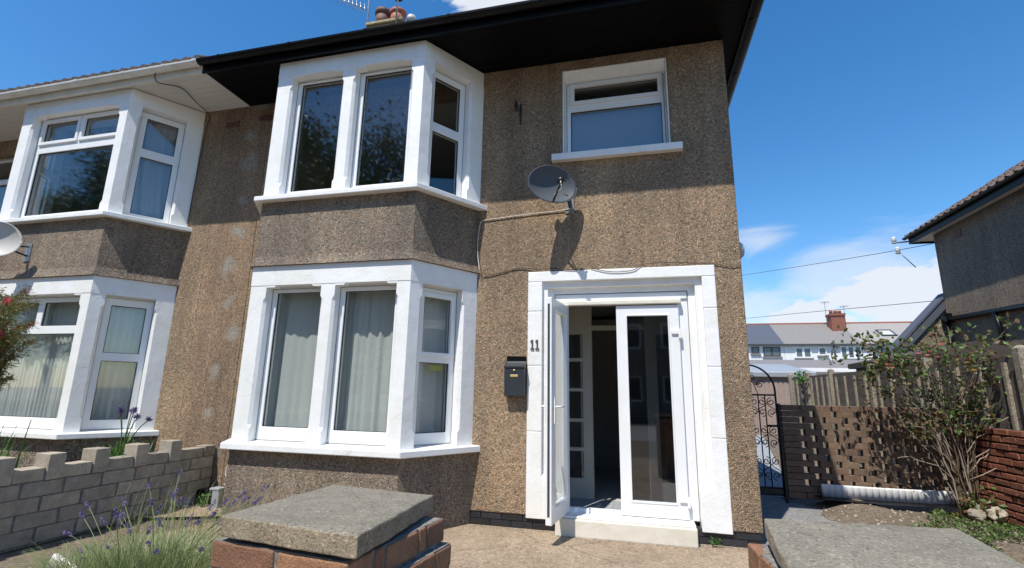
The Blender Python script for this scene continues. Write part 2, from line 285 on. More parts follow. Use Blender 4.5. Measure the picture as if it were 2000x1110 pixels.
# ---------------------------------------------------------------- geometry helpers
COL = sc.collection
class MB:
    def __init__(s, T=None): s.v = []; s.f = []; s.T = T; s.sm = []
    def add(s, vs, fs, smooth=False):
        o = len(s.v)
        s.v += [tuple(s.T(*p)) if s.T else tuple(p) for p in vs]
        s.f += [tuple(o+i for i in f) for f in fs]; s.sm += [smooth]*len(fs)
    def box(s, x0, x1, y0, y1, z0, z1):
        s.add([(x, y, z) for z in (z0, z1) for y in (y0, y1) for x in (x0, x1)],
              [(0, 2, 3, 1), (4, 5, 7, 6), (0, 1, 5, 4), (2, 6, 7, 3), (0, 4, 6, 2), (1, 3, 7, 5)])
    def jbox(s, x0, x1, y0, y1, z0, z1, j):
        q = lambda: random.uniform(-j, j)
        s.add([(x+q(), y+q(), z+q()) for z in (z0, z1) for y in (y0, y1) for x in (x0, x1)],
              [(0, 2, 3, 1), (4, 5, 7, 6), (0, 1, 5, 4), (2, 6, 7, 3), (0, 4, 6, 2), (1, 3, 7, 5)])
    def loft(s, rings, caps=True, smooth=False):
        n = len(rings[0]); vs = [p for r in rings for p in r]; fs = []
        for k in range(len(rings)-1):
            for i in range(n):
                a = k*n+i; b = k*n+(i+1) % n; fs.append((a, b, b+n, a+n))
        if caps: fs += [tuple(reversed(range(n))), tuple(range((len(rings)-1)*n, len(rings)*n))]
        s.add(vs, fs, smooth)
    def prism(s, poly, z0, z1): s.loft([[(x, y, z0) for x, y in poly], [(x, y, z1) for x, y in poly]])
    def tube(s, pts, r, n=6, caps=True, taper=None):
        pts = [Vector(p) for p in pts]; rings = []; prev = None
        for i, p in enumerate(pts):
            t = (pts[min(i+1, len(pts)-1)]-pts[max(i-1, 0)]).normalized()
            if prev is None:
                a = t.cross(Vector((0, 0, 1)));
                if a.length < .05: a = t.cross(Vector((1, 0, 0)))
            else: a = prev-t*prev.dot(t)
            a.normalize(); prev = a; b = t.cross(a)
            rr = r if taper is None else r+(taper-r)*i/(len(pts)-1)
            rings.append([p+(a*math.cos(2*math.pi*k/n)+b*math.sin(2*math.pi*k/n))*rr for k in range(n)])
        s.loft(rings, caps, True)
    def lathe(s, prof, c=(0, 0, 0), n=20, caps=True):
        s.loft([[(c[0]+r*math.cos(2*math.pi*k/n), c[1]+r*math.sin(2*math.pi*k/n), c[2]+z) for k in range(n)] for r, z in prof], caps, True)
    def panel(s, a0, a1, b0, b1, holes, d0, d1):   # (a, d, b): a along, d depth, b height
        A = sorted({a0, a1, *[h[0] for h in holes], *[h[1] for h in holes]}); B = sorted({b0, b1, *[h[2] for h in holes], *[h[3] for h in holes]})
        A = [x for x in A if a0 <= x <= a1]; B = [x for x in B if b0 <= x <= b1]
        na, nb = len(A)-1, len(B)-1
        sol = [[not any(h[0] < (A[i]+A[i+1])/2 < h[1] and h[2] < (B[j]+B[j+1])/2 < h[3] for h in holes) for j in range(nb)] for i in range(na)]
        idx = {}; vs = []; fs = []
        def V(i, j, k):
            if (i, j, k) not in idx: idx[(i, j, k)] = len(vs); vs.append((A[i], (d0, d1)[k], B[j]))
            return idx[(i, j, k)]
        S = lambda i, j: 0 <= i < na and 0 <= j < nb and sol[i][j]
        for i in range(na):
            for j in range(nb):
                if not sol[i][j]: continue
                fs.append((V(i, j, 0), V(i+1, j, 0), V(i+1, j+1, 0), V(i, j+1, 0)))
                fs.append((V(i, j, 1), V(i, j+1, 1), V(i+1, j+1, 1), V(i+1, j, 1)))
                if not S(i-1, j): fs.append((V(i, j, 0), V(i, j+1, 0), V(i, j+1, 1), V(i, j, 1)))
                if not S(i+1, j): fs.append((V(i+1, j, 0), V(i+1, j, 1), V(i+1, j+1, 1), V(i+1, j+1, 0)))
                if not S(i, j-1): fs.append((V(i, j, 0), V(i, j, 1), V(i+1, j, 1), V(i+1, j, 0)))
                if not S(i, j+1): fs.append((V(i, j+1, 0), V(i+1, j+1, 0), V(i+1, j+1, 1), V(i, j+1, 1)))
        s.add(vs, fs)
    def build(s, name, mat, parent=None, bevel=0, seg=2, mats=None, mi=None):
        me = bpy.data.meshes.new(name); me.from_pydata(s.v, [], s.f); me.materials.append(mat)
        if mats:
            for x in mats: me.materials.append(x)
            for p, k in zip(me.polygons, mi): p.material_index = k
        for p, k in zip(me.polygons, s.sm): p.use_smooth = k
        me.update(); o = bpy.data.objects.new(name, me); COL.objects.link(o)
        if parent:
            o.parent = parent
            if parent.type == 'EMPTY' and 'local' not in parent: o.location = -parent.location
        if bevel:
            b = o.modifiers.new('bevel', 'BEVEL'); b.width = bevel; b.segments = seg; b.limit_method = 'ANGLE'; b.angle_limit = math.radians(40)
        return o
def tag(o, label=None, cat=None, group=None, kind=None):
    if label: o['label'] = label
    if cat: o['category'] = cat
    if group: o['group'] = group
    if kind: o['kind'] = kind
    return o
def thing(name, label, cat, loc=(0, 0, 0), group=None):
    o = bpy.data.objects.new(name, None); COL.objects.link(o); o.location = loc; o.empty_display_size = .1
    return tag(o, label, cat, group)
def frame_T(P, t, n):   # local (s, depth, z) -> world; depth runs inward
    P = Vector((*P, 0)); t = Vector((*t, 0)).normalized(); n = Vector((*n, 0)).normalized()
    return lambda s, d, z: P+t*s+n*d+Vector((0, 0, z))
T_F = frame_T((0, 0), (1, 0), (0, 1))

def window(parent, T, s0, s1, z0, z1, panes, dep, mat='upvc', gl='glass', opening=(), hold=.055):
    """plastic window filling the hole s0..s1, z0..z1; panes = glass rectangles"""
    mb = MB(T); mb.panel(s0+.001, s1-.001, z0+.001, z1-.001, panes, dep, dep+.065)
    f = mb.build('window_frame', M[mat], parent, .004, 1)
    mb = MB(T); mb.panel(s0+.018, s1-.018, z0+.008, z1-.018, [(s0+.027, s1-.027, z0+.017, z1-.027)], dep-.004, dep-.0005); mb.build('sealant', M['sealant'], parent)
    for k in opening:   # raised sash round an opening pane
        a0, a1, b0, b1 = panes[k]; w_ = .042
        mb = MB(T); mb.panel(a0-w_, a1+w_, b0-w_, b1+w_, [(a0+.006, a1-.006, b0+.006, b1-.006)], dep-.022, dep+.02)
        mb.build('sash', M[mat], parent, .006, 2)
    for a0, a1, b0, b1 in panes:
        mb = MB(T); mb.panel(a0-.004, a1+.004, b0-.004, b1+.004, [(a0+.006, a1-.006, b0+.006, b1-.006)], dep+.012, dep+.028)
        mb.build('glazing_seal', M['plastic_b'], parent)
        mb = MB(T); mb.box(a0, a1, dep+.03, dep+.044, b0, b1); mb.build('pane', M[gl], parent)
    return f
def curtain(p0, p1, z0, z1, mat, label, folds=9, amp=.035, sway=.0, n=None, group='net curtains behind the windows', name='curtain'):
    p0 = Vector((*p0, 0)); p1 = Vector((*p1, 0)); t = (p1-p0); Ln = t.length; t.normalize(); nn = Vector((t.y, -t.x, 0))
    n = n or int(folds*10); ph = random.uniform(0, 6); vs = []; fs = []; rows = 8
    for j in range(rows+1):
        v = j/rows; z = z1+(z0-z1)*v
        for i in range(n+1):
            u = i/n
            a = amp*.65*(.35+.65*v)*(math.sin(2*math.pi*folds*u+ph+1.5*math.sin(3*u*math.pi+ph))+.4*math.sin(2*math.pi*folds*2.3*u+ph*2+v))
            vs.append(p0+t*(u*Ln+sway*v*v)+nn*a+Vector((0, 0, z)))
    for j in range(rows):
        for i in range(n):
            a = j*(n+1)+i; fs.append((a, a+1, a+n+2, a+n+1))
    mb = MB(); mb.add(vs, fs, True); o = mb.build(name, M[mat]); return tag(o, label, 'curtain', group)

# ---------------------------------------------------------------- ground (setting)
def sheet(name, poly, z, mat, kind='structure'):
    mb = MB(); mb.add([(x, y, z) for x, y in poly], [tuple(range(len(poly)))]); o = mb.build(name, M[mat]); return tag(o, kind=kind)
sheet('ground', [(-150, -150), (150, -150), (150, 300), (-150, 300)], -.012, 'ground')
def grid_sheet(name, x0, x1, y0, y1, hz, mat, n=40):
    mb = MB(); vs = []; fs = []
    for j in range(n+1):
        for i in range(n+1):
            x = x0+(x1-x0)*i/n; y = y0+(y1-y0)*j/n; vs.append((x, y, hz(x, y)))
    for j in range(n):
        for i in range(n):
            a = j*(n+1)+i; fs.append((a, a+1, a+n+2, a+n+1))
    mb.add(vs, fs, True); return tag(mb.build(name, M[mat]), kind='structure')
sheet('patio', [(-4.0, -6), (.62, -6), (.62, .3), (-3.0, .3), (-5.2, -.6), (-5.5, -1.6), (-4.6, -1.9), (-3.9, -2.4)], -.004, 'patio')
sheet('side_path', [(-.01, -.25), (.72, -.9), (1.5, 1.2), (1.1, 1.95), (.72, 2.1), (.72, 2.6), (-.01, 2.6)], .03, 'side')
sheet('rear_path', [(.0, 2.604), (1.0, 2.604), (1.5, 5.5), (4.2, 20), (4.2, 34), (1.2, 34), (.0, 9)], .0, 'back')
hz = lambda x, y: .07+.05*math.sin(x*3.1+y*2)+.04*math.sin(x*7+1)*math.sin(y*6)-max(0, (1.2-x))*.12
grid_sheet('garden_bed', .75, 2.72, -1.2, 1.99, hz, 'ground', 50)
sheet('garden_path', [(-5.98, -.9), (-5.2, -.55), (-5.5, -.1), (-5.98, -.05)], .02, 'patio')

# ---------------------------------------------------------------- the semi-detached pair
PX = -6.31; D = .719
def bay_pts(xa, xb, xl, xr): return [(xl, 0), (xa, -D), (xb, -D), (xr, 0)]
def offset(poly, d):   # open polyline, positive = outward (towards -y)
    out = []; P = [Vector(p) for p in poly]; nrm = []
    for a, b in zip(P, P[1:]):
        t = (b-a).normalized(); nrm.append(Vector((t.y, -t.x)))
    for i, p in enumerate(P):
        if i == 0 or i == len(P)-1:
            n = nrm[0] if i == 0 else nrm[-1]
            q = p+n*d; t = (P[1]-P[0]) if i == 0 else (P[-1]-P[-2]); q = q+t*((-q.y)/t.y); out.append((q.x, 0.0))
        else:
            a, b = nrm[i-1], nrm[i]; m_ = (a+b).normalized(); q = p+m_*(d/m_.dot(a)); out.append((q.x, q.y))
    return out
def chamf(poly, keys, c):
    """cut the listed corners of a plan polygon by c"""
    out = []; n = len(poly)
    for i, p in enumerate(poly):
        p = Vector(p)
        if i in keys:
            a = (Vector(poly[i-1])-p).normalized(); b = (Vector(poly[(i+1) % n])-p).normalized()
            out += [tuple(p+a*c), tuple(p+b*c)]
        else: out.append(tuple(p))
    return out
def post(mb, poly, keys, z0, z1, c=.028):
    rings = []
    for z, cc in ((z0, .0015), (z0+.13, .0015), (z0+.17, c), (z1-.17, c), (z1-.13, .0015), (z1, .0015)):
        rings.append([(x, y, z) for x, y in chamf(poly, keys, cc)])
    mb.loft(rings)
def bay(house, xa, xb, zs0, zs1, ztop, zhead, front_posts, wins, cantwin, side_hidden=-1):
    """one storey of a canted bay: sill, posts, head, and its three windows"""
    cx = .477; P = bay_pts(xa, xb, xa-cx, xb+cx); inn = offset(P, -.17); th = .17
    b = MB(); zb = zs1-.012; zt = zhead
    # corner posts in plan
    t = (Vector(P[3])-Vector(P[2])).normalized(); n = Vector((t.y, -t.x)); cs = .150
    fx = front_posts['r'] - 0
    R1 = Vector(P[2]); e = R1+t*cs
    poly = [(fx, -D), tuple(R1), tuple(e), tuple(e-n*th), inn[2], (fx, -D+th)]
    post(b, poly, (0, 2), zb, zt+.012)
    tl = (Vector(P[0])-Vector(P[1])).normalized(); L1 = Vector(P[1]); nl = Vector((-tl.y, tl.x)); e = L1+tl*cs
    fl = front_posts['l']
    poly = [(fl, -D+th), inn[1], tuple(e-nl*th), tuple(e), tuple(L1), (fl, -D)]
    post(b, poly, (3, 5), zb, zt+.012)
    for m0, m1 in front_posts['m']:
        post(b, [(m0, -D), (m1, -D), (m1, -D+th), (m0, -D+th)], (0, 1), zb, zt+.012)
    # end posts at the wall
    cl = (Vector(P[3])-R1).length; s1 = .660
    e = R1+t*s1; w3 = Vector((P[3][0], .02)); post(b, [tuple(e), (P[3][0]+.01, 0.02), (inn[3][0], .02), tuple(e-n*th)], (0,), zb, zt+.012)
    e2 = L1+tl*s1; post(b, [tuple(e2-nl*th), (inn[0][0], .02), (P[0][0]-.01, .02), tuple(e2)], (3,), zb, zt+.012)
    # head ring
    hp = [(P[0][0], .02)]+[tuple(q) for q in P[1:3]]+[(P[3][0], .02)]
    ring = lambda o, i: [(o[0][0], .02)]+o[1:3]+[(o[3][0], .02)]+[(i[3][0], .02), i[2], i[1], (i[0][0], .02)]
    b2 = offset(P, .004)
    b.prism(ring(b2, inn), zt+.010, ztop)
    # shouldered corners of each front opening
    edges = []
    xs = [front_posts['l']]+[x for mm in front_posts['m'] for x in mm]+[front_posts['r']]
    for k in range(0, len(xs), 2):
        a0, a1 = xs[k], xs[k+1]
        for s, x in ((1, a0), (-1, a1)):
            b.loft([[(x-s*.01, y, zt+.02), (x+s*.13, y, zt+.02), (x+s*.10, y, zt-.012), (x-s*.01, y, zt-.012)] for y in (-D-.001, -D+.09)])
    root = b.build('bay_window', M['white'], house, .006, 2)
    # sill
    s_ = MB(); so_ = offset(P, .085); si = offset(P, -.165)
    ringz = lambda o, i, za, zb_: None
    o1 = ring(so_, si); o1i = ring(offset(P, .085), si)
    top_o = ring(so_, si); k = 8
    zout = zs1-.022
    s_.loft([[(x, y, zs0) for x, y in o1], [(x, y, (zout if j < 4 else zs1)) for j, (x, y) in enumerate(o1)]])
    s_.build('window_sill', M['white'], root, .008, 2)
    TF = T_F
    for (a0, a1, panes, opening) in wins:
        window(root, TF, a0-.02, a1+.02, zs1-.01, zt+.01, panes, -D+.105, opening=opening)
    TC = frame_T(tuple(R1), tuple(t), tuple(-n))
    window(root, TC, cs-.02, s1+.02, zs1-.01, zt+.01, cantwin[0], .105, opening=cantwin[1])
    TL = frame_T(tuple(L1), tuple(tl), tuple(-nl))
    window(root, TL, cs-.02, s1+.02, zs1-.01, zt+.01, cantwin[0], .105, opening=cantwin[1])
    return root
def apron(house, xa, xb, z0, z1, mat, flare):
    cx = .477; P = bay_pts(xa, xb, xa-cx, xb+cx); b = MB()
    rg = lambda d, z: [(x, (y if 0 < i < 3 else .02), z) for i, (x, y) in enumerate(offset(P, d))]
    if flare: rings = [rg(.035, z0), rg(.03, z0+.012), rg(.012, z0+.06), rg(.0, z0+.11), rg(0, z1)]
    else: rings = [rg(0, z0), rg(0, z1)]
    b.loft(rings); return b.build('bay_apron', M[mat], house)

# ------------------------------------------------- number eleven
H = thing('semi_detached_house', 'brown pebbledashed house with black eaves, white bay windows and open white front door', 'house', (-3.1, 0, 0))
b = MB()
holes = [(-5.50, -2.90, .80, 2.50), (-5.50, -2.90, 3.50, 5.04), (-1.795, -.612, 3.985, 5.075), (-2.10, -.33, .0, 2.56)]
b.panel(-5.87, 0, .125, 5.21, holes, 0, .28); b.build('wall', M['dash'], H, .012, 2)
b = MB(); b.panel(PX, -5.873, .125, 5.21, [], 0.001, .28); tag(b.build('wall', M['dash_party'], H), 'sunlit orange strip of wall with grey repair patches')
b = MB(); b.box(-.28, -.0015, .281, 8.25, .0, 5.205); b.box(PX+.002, -.281, 7.97, 8.245, 0, 5.205); b.build('wall', M['dash'], H)
b = MB(); random.seed(3)
for j in range(2):
    x = PX+.02-(.1 if j else 0)
    while x < -.03:
        x1 = min(x+.21, -.012)
        if x1-x > .04 and not (-2.1 < x < -.35 and False): b.jbox(max(x, PX+.01), x1, .010, .12, j*.064+.001, j*.064+.058, .001)
        x += .22
b.box(PX+.01, -.013, .02, .28, -.02, .124)
for j in range(2):
    y = .02
    while y < 8: b.jbox(-.11, -.010, y+.12, y+.33, j*.064+.001, j*.064+.058, .001); y += .22
b.build('plinth', M['plinth'], H)
# interiors (rooms seen through the glass)
b = MB()
b.box(PX+.05, -.15, .15, 8.1, .02, .1195); b.box(PX+.05, -.15, .15, 8.1, 2.66, 2.80); b.box(PX+.05, -.15, .15, 8.1, 5.12, 5.19)
b.box(PX+.002, PX+.12, .281, 8.0, .12, 2.66); b.box(PX+.002, PX+.12, .281, 8.0, 2.8, 5.12)
b.box(-2.42, -2.34, .281, 8.0, .12, 2.66); b.box(-2.42, -2.34, .281, 8.0, 2.8, 5.12)
b.box(PX+.12, -2.42, 4.0, 4.1, .12, 2.66); b.box(PX+.12, -2.42, 4.0, 4.1, 2.8, 5.12); b.box(-2.34, -.28, 3.4, 3.5, 2.8, 5.12)
b.build('interior', M['inner'], H)
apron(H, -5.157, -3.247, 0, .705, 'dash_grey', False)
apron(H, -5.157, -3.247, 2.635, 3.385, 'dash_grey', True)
gl = dict(l=-4.955, m=[(-4.275, -4.105)], r=-3.398)
low = bay(H, -5.157, -3.247, .705, .790, 2.632, 2.405, gl,
    [(-4.955, -4.275, [(-4.895, -4.335, .925, 2.35)], ()), (-4.105, -3.398, [(-4.045, -3.458, .915, 2.345)], ())],
    ([(.225, .585, 1.71, 2.30), (.225, .59, .905, 1.61)], (0,)))
upb = bay(H, -5.157, -3.247, 3.386, 3.465, 5.198, 4.985, gl,
    [(-4.955, -4.275, [(-4.895, -4.335, 3.55, 4.94)], ()), (-4.105, -3.398, [(-4.045, -3.458, 3.55, 4.94)], ())],
    ([(.225, .585, 4.325, 4.895), (.225, .59, 3.53, 4.215)], ()))
# first-floor side window with sill
b = MB()
for a, c_ in ((-1.795, -1.783), (-.624, -.612)): b.box(a, c_, -.004, .24, 3.985, 5.075)
b.loft([[(-1.783, -.004, 5.075), (-1.783, .24, 5.075), (-1.783, .24, 4.985), (-1.783, .12, 4.985), (-1.783, -.004, 5.062)], [(-.624, -.004, 5.075), (-.624, .24, 5.075), (-.624, .24, 4.985), (-.624, .12, 4.985), (-.624, -.004, 5.062)]])
sw = b.build('window_surround', M['white'], H, .003, 1)
window(sw, T_F, -1.783, -.624, 3.99, 4.985, [(-1.715, -.675, 4.08, 4.60), (-1.675, -.705, 4.725, 4.915)], .125, opening=(1,))
b = MB(); b.loft([[(x, -.075, 3.905), (x, .12, 3.905), (x, .12, 4.01), (x, -.075, 3.985)] for x in (-1.915, -.495)])
b.build('window_sill', M['white'], sw, .006)
tag(curtain((-1.80, .24), (-.6, .24), 3.95, 4.66, 'blind', 'pale blue blind across the small upper window', 9, .0015, group=None, name='window_blind'), cat='blind')

# door surround
b = MB()
def uring(x0, x1, zt, X0, X1, ZT, y0, y1, zb): b.panel(x0, x1, zb, zt, [(X0, X1, zb-1, ZT)], y0, y1)
uring(-2.1795, -.2605, 2.6215, -2.0275, -.3825, 2.5145, -.007, .03, .1005)
for a0, a1 in ((-2.182, -2.025), (-.385, -.258)):
    for z0, z1 in ((.10, .93), (.936, 1.60), (1.606, 2.18), (2.186, 2.505)): b.panel(a0, a1, z0, z1, [], -.012, .07)
b.panel(-2.182, -.258, 2.511, 2.624, [], -.012, .07)
uring(-2.06, -.35, 2.55, -1.968, -.452, 2.446, .035, .12, .10)
uring(-2.0, -.42, 2.48, -1.905, -.52, 2.385, .085, .27, .10)
for sx, xo, xi in ((1, -2.025, -1.905), (-1, -.385, -.52)):   # solid feet with splayed tops
    b.loft([[(xo-sx*.003, y, .101), (xi-sx*.0, y, .101), (xi-sx*.0, y, zi), (xo-sx*.003, y, zo)] for y, zi, zo in ((-.011, .40, .50), (.084, .475, .575))])
for z in (.95, 1.62, 2.18):      # jointed stonework shows through the paint
    pass
ds = b.build('door_surround', M['white'], H, .006, 2)
b = MB()
for x in (-2.148, -2.095):
    x += .0; z = 1.775; q = -.0195
    b.loft([[(x+.013, y, z), (x+.027, y, z), (x+.027, y, z+.102), (x+.018, y, z+.102), (x+.0, y, z+.088), (x+.0, y, z+.078), (x+.013, y, z+.084)] for y in (q-.004, -.0125)])
    b.loft([[(x, y, z-.001), (x+.040, y, z-.001), (x+.040, y, z+.011), (x, y, z+.011)] for y in (q-.0055, -.0125)])
b.build('house_number', M['num'], ds)
# door frame
b = MB(); b.panel(-1.90, -.525, .165, 2.38, [(-1.80, -.625, .205, 2.262)], .10, .17); b.box(-1.897, -.53, .084, .0995, 2.30, 2.372)
fr = b.build('door_frame', M['upvc'], H, .004, 1)
b = MB(); b.box(-1.862, -.592, .035, .098, 2.246, 2.292); b.build('drip_strip', M['cream'], fr, .008)
b = MB(); b.box(-1.868, -.572, -.13, .20, -.01, .150); b.build('doorstep', M['cream'], H, .012, 3)
b = MB(); b.box(-1.858, -.580, -.10, .19, .151, .172); b.build('threshold', M['upvc'], fr, .006)
def door_leaf(T, w0, name, lab):
    z0, z1 = .178, 2.235; b = MB(T); f = .098
    b.panel(0, w0, z0, z1, [(f, w0-f, z0+f+.03, z1-f)], 0, .058)
    dl = b.build(name, M['upvc'], H, .006, 2); tag(dl, lab)
    b = MB(T); b.panel(f-.004, w0-f+.004, z0+f+.026, z1-f+.004, [(f+.012, w0-f-.012, z0+f+.042, z1-f-.012)], -.006, .064); b.build('glazing_bead', M['upvc'], dl, .003, 1)
    b = MB(T); b.box(f, w0-f, .022, .036, z0+f+.03, z1-f); b.build('pane', M['glass_d' if 'closed' in lab else 'glass'], dl)
    return dl
TR = frame_T((-1.247, .062), (1, 0), (0, 1))
dr = door_leaf(TR, .628, 'door', 'closed right leaf with dark glass')
for z in (.33, 1.93):
    b = MB(); b.box(-.70, -.626, .044, .0615, z, z+.045); b.box(-.632, -.606, .038, .062, z-.045, z+.05); b.build('hinge', M['upvc'], dr, .005)
an = math.radians(-98); TLf = frame_T((-1.745, .06), (math.cos(an), math.sin(an)), (math.cos(an-math.pi/2), math.sin(an-math.pi/2)))
dl = door_leaf(TLf, .615, 'door', 'open left leaf swung outward')
b = MB(TLf); b.box(.616, .6175, .018, .040, .25, 2.17)
for z in (.5, 1.1, 1.5, 1.95): b.box(.6176, .622, .020, .038, z, z+.09)
b.build('lock_strip', M['grey_win'], dl)
for d in (-1, 1):
    b = MB(TLf); y = -.012 if d < 0 else .070
    b.box(.545, .578, min(y, y+.010*d), max(y, y+.010*d), 1.05, 1.28)
    b.tube([(.562, y, 1.20), (.562, y+.045*d, 1.20), (.43, y+.05*d, 1.20)], .009, 8); b.build('handle', M['upvc'], dl)
# inner porch screen with small panes
b = MB(); y0 = .90
pan = [(-1.93, -1.69, z, z+.285) for z in (.70, 1.03, 1.36, 1.70)]+[(-1.93, -1.69, 2.02, 2.10)]
rows = [(.36, .66), (.70, .99), (1.03, 1.345), (1.385, 1.70), (1.745, 2.035)]
b.panel(-2.25, -.35, .12, 2.60, [(-1.90, -1.69, a, c_) for a, c_ in rows]+[(-1.575, -.95, .135, 2.085), (-1.575, -.95, 2.14, 2.38), (-.82, -.6, .36, 2.03)], y0, y0+.06)
scn = b.build('inner_screen', M['creamin'], H, .005)
for a, c_ in rows:
    b = MB(); b.box(-1.90, -1.69, y0+.02, y0+.03, a, c_); b.build('pane', M['glass_d'], scn)
b = MB(); b.box(-.82, -.6, y0+.02, y0+.03, .36, 2.03); b.build('pane', M['glass_d'], scn)
b = MB(); b.box(-2.33, -2.26, .281, .9, .12, 2.6); b.box(-.35, -.285, .281, .9, .12, 2.6); b.box(-2.3, -.3, .281, .9, 2.56, 2.62); b.build('porch_lining', M['creamin'], H)
b = MB(); b.box(-2.3, -.3, .20, .9, .1205, .14); b.build('porch_floor', M['back'], H)
# hall beyond: dark furniture and stair
b = MB(); b.box(-2.33, -.29, 3.6, 3.65, .12, 2.6); b.build('hall_wall', M['inner'], H); b = MB(); b.box(-1.2, -.35, 1.6, 3.4, .12, .95); b.build('hall_panelling', M['dark_in'], H)

# eaves
XE, XW = .20, -6.24
b = MB(); b.box(XW, XE-.02, -.79, 0.28, 5.211, 5.235); b.box(-.001, XE-.02, .281, 9.0, 5.211, 5.235); b.build('soffit', M['soffit_b'], H)
b = MB(); b.box(XW, XE, -.815, -.791, 5.175, 5.36); b.box(XE-.019, XE+.004, -.79, 9.0, 5.175, 5.36); b.build('fascia', M['black'], H, .003)
def gutter(parent, pts, mat, r=.056):
    b = MB(); P = [Vector(p) for p in pts]; rings = []
    for i, p in enumerate(P):
        t = (P[min(i+1, len(P)-1)]-P[max(i-1, 0)]).normalized(); n = Vector((t.y, -t.x, 0)).normalized()
        k = 1.0/max(.5, n.dot(Vector(((P[1]-P[0]).normalized().y, -(P[1]-P[0]).normalized().x, 0)))) if 0 < i < len(P)-1 else 1
        pr = []
        for a in range(9):
            th = math.pi*a/8; pr.append(p+n*(math.cos(th)*r*k)+Vector((0, 0, -math.sin(th)*r)))
        for a in range(8, -1, -1):
            th = math.pi*a/8; pr.append(p+n*(math.cos(th)*(r-.006)*k)+Vector((0, 0, -math.sin(th)*(r-.006)+.003)))
        rings.append(pr)
    b.loft(rings, True, False); return b.build('gutter', M[mat], parent)
gb = gutter(H, [(XW-.0, -.873, 5.30), (XE+.06, -.873, 5.30), (XE+.06, 9.0, 5.30)], 'black')
def bracket(parent, x, mat, y=-.873, w=.03, r=.062):
    b = MB(); pr = [[(xx, y+math.cos(math.pi*a/8)*r, 5.302-math.sin(math.pi*a/8)*r) for a in range(9)] for xx in (x-w/2, x+w/2)]
    b.loft(pr); return b.build('gutter_bracket', M[mat], parent)
for x in (-5.9, -4.9, -3.9, -2.9, -1.9, -.9): bracket(gb, x, 'black')
for y in (-.2, .75, 1.7): 
    b = MB(); b.loft([[(XE+.06+math.cos(math.pi*a/8)*.064, yy, 5.302-math.sin(math.pi*a/8)*.064) for a in range(9)] for yy in (y-.02, y+.02)]); b.build('gutter_bracket', M['black'], gb)
# roofs
def roof(parent, x0, x1, hipR, mat='tile'):
    b = MB(); y0, y1 = -.845, 9.1; ym = 4.13; zr = 8.75; zb = 5.335
    xr = x1-4.9 if hipR else x1
    b.add([(x0, y0, zb), (x1, y0, zb), (x1, y1, zb), (x0, y1, zb), (x0, ym, zr), (xr, ym, zr)],
          [(0, 1, 5, 4), (1, 2, 5), (2, 3, 4, 5), (0, 4, 3), (0, 3, 2, 1)])
    return b.build('roof', M[mat], parent)
roof(H, PX+.02, XE+.03, True)
# chimney
b = MB(); b.box(-6.66, -5.88, 3.35, 4.0, 7.2, 9.32); b.box(-6.72, -5.82, 3.30, 4.05, 9.321, 9.40); ch = b.build('chimney', M['lichen'], H, .02)
for x, hgt, mt in ((-6.44, .44, 'pot_d'), (-6.06, .36, 'pot')):
    b = MB(); b.lathe([(.17, 0), (.165, hgt*.6), (.15, hgt*.62), (.155, hgt*.7), (.185, hgt*.75), (.19, hgt*.95), (.16, hgt), (.12, hgt), (.12, hgt-.1)], (x, 3.55, 9.40), 18); b.build('chimney_pot', M[mt], ch)
b = MB(); b.lathe([(.05, -.6), (.05, .03), (.10, .06), (.11, .12), (.09, .19), (.03, .21)], (-5.72, 3.55, 9.38), 14); b.build('flue_cowl', M['dish_w'], ch)
# air bricks
for x, z, par in ((-5.94, 4.985, H), ):
    b = MB(); b.panel(x-.10, x+.10, z-.04, z+.04, [(x-.085+.034*k, x-.063+.034*k, z-.028, z+.028) for k in range(5)], -.012, .02); b.build('air_brick', M['pot_d'], par)
b = MB(); b.lathe([(.001, 0), (.09, .0), (.09, .05), (.06, .08), (.001, .085)], (0, 0, 0), 20)
vv = [(z, x+.25, y+2.83) for x, y, z in b.v]; b.v = vv; b.build('wall_vent', M['dish_w'], H)

# ------------------------------------------------- the neighbouring half
NB = thing('semi_detached_house', 'attached house on the left with white eaves and white bay windows', 'house', (-9.5, 0, 0))
nxb = -7.474; nxa = nxb-1.91
b = MB(); holes = [(nxa-.3, nxb+.35, .80, 2.50), (nxa-.3, nxb+.35, 3.50, 5.04), (-12.0, -10.62, 3.9, 4.95), (-12.0, -10.9, .12, 2.3)]
b.panel(-14, -6.62, .125, 5.21, holes, 0, .28); b.build('wall', M['dash'], NB)
b = MB(); b.panel(-6.617, PX-.003, .125, 5.21, [], 0.001, .28); b.build('wall', M['dash_party'], NB)
b = MB(); b.box(-14, PX-.002, 7.97, 8.245, 0, 5.205); b.box(-14.0, -13.72, .281, 7.969, 0, 5.205); b.build('wall', M['dash'], NB)
b = MB(); b.box(-14, PX-.01, .012, .28, -.02, .124); b.build('plinth', M['plinth'], NB)
b = MB()
b.box(-13.9, PX-.05, .15, 8.1, .02, .1195); b.box(-13.9, PX-.05, .15, 8.1, 2.66, 2.80); b.box(-13.9, PX-.05, .15, 8.1, 5.12, 5.19)
b.box(PX-.12, PX-.002, .281, 8, .12, 2.66); b.box(PX-.12, PX-.002, .281, 8, 2.8, 5.12)
b.box(-13.7, PX-.13, 4.0, 4.1, .12, 2.66); b.box(-13.7, PX-.13, 4.0, 4.1, 2.8, 5.12); b.build('interior', M['inner'], NB)
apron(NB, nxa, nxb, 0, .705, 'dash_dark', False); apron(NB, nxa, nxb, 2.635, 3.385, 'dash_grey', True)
g2 = dict(l=nxa+.20, m=[], r=nxb-.155)
A0, A1 = nxa+.20, nxb-.155; mid = (A0+A1)/2
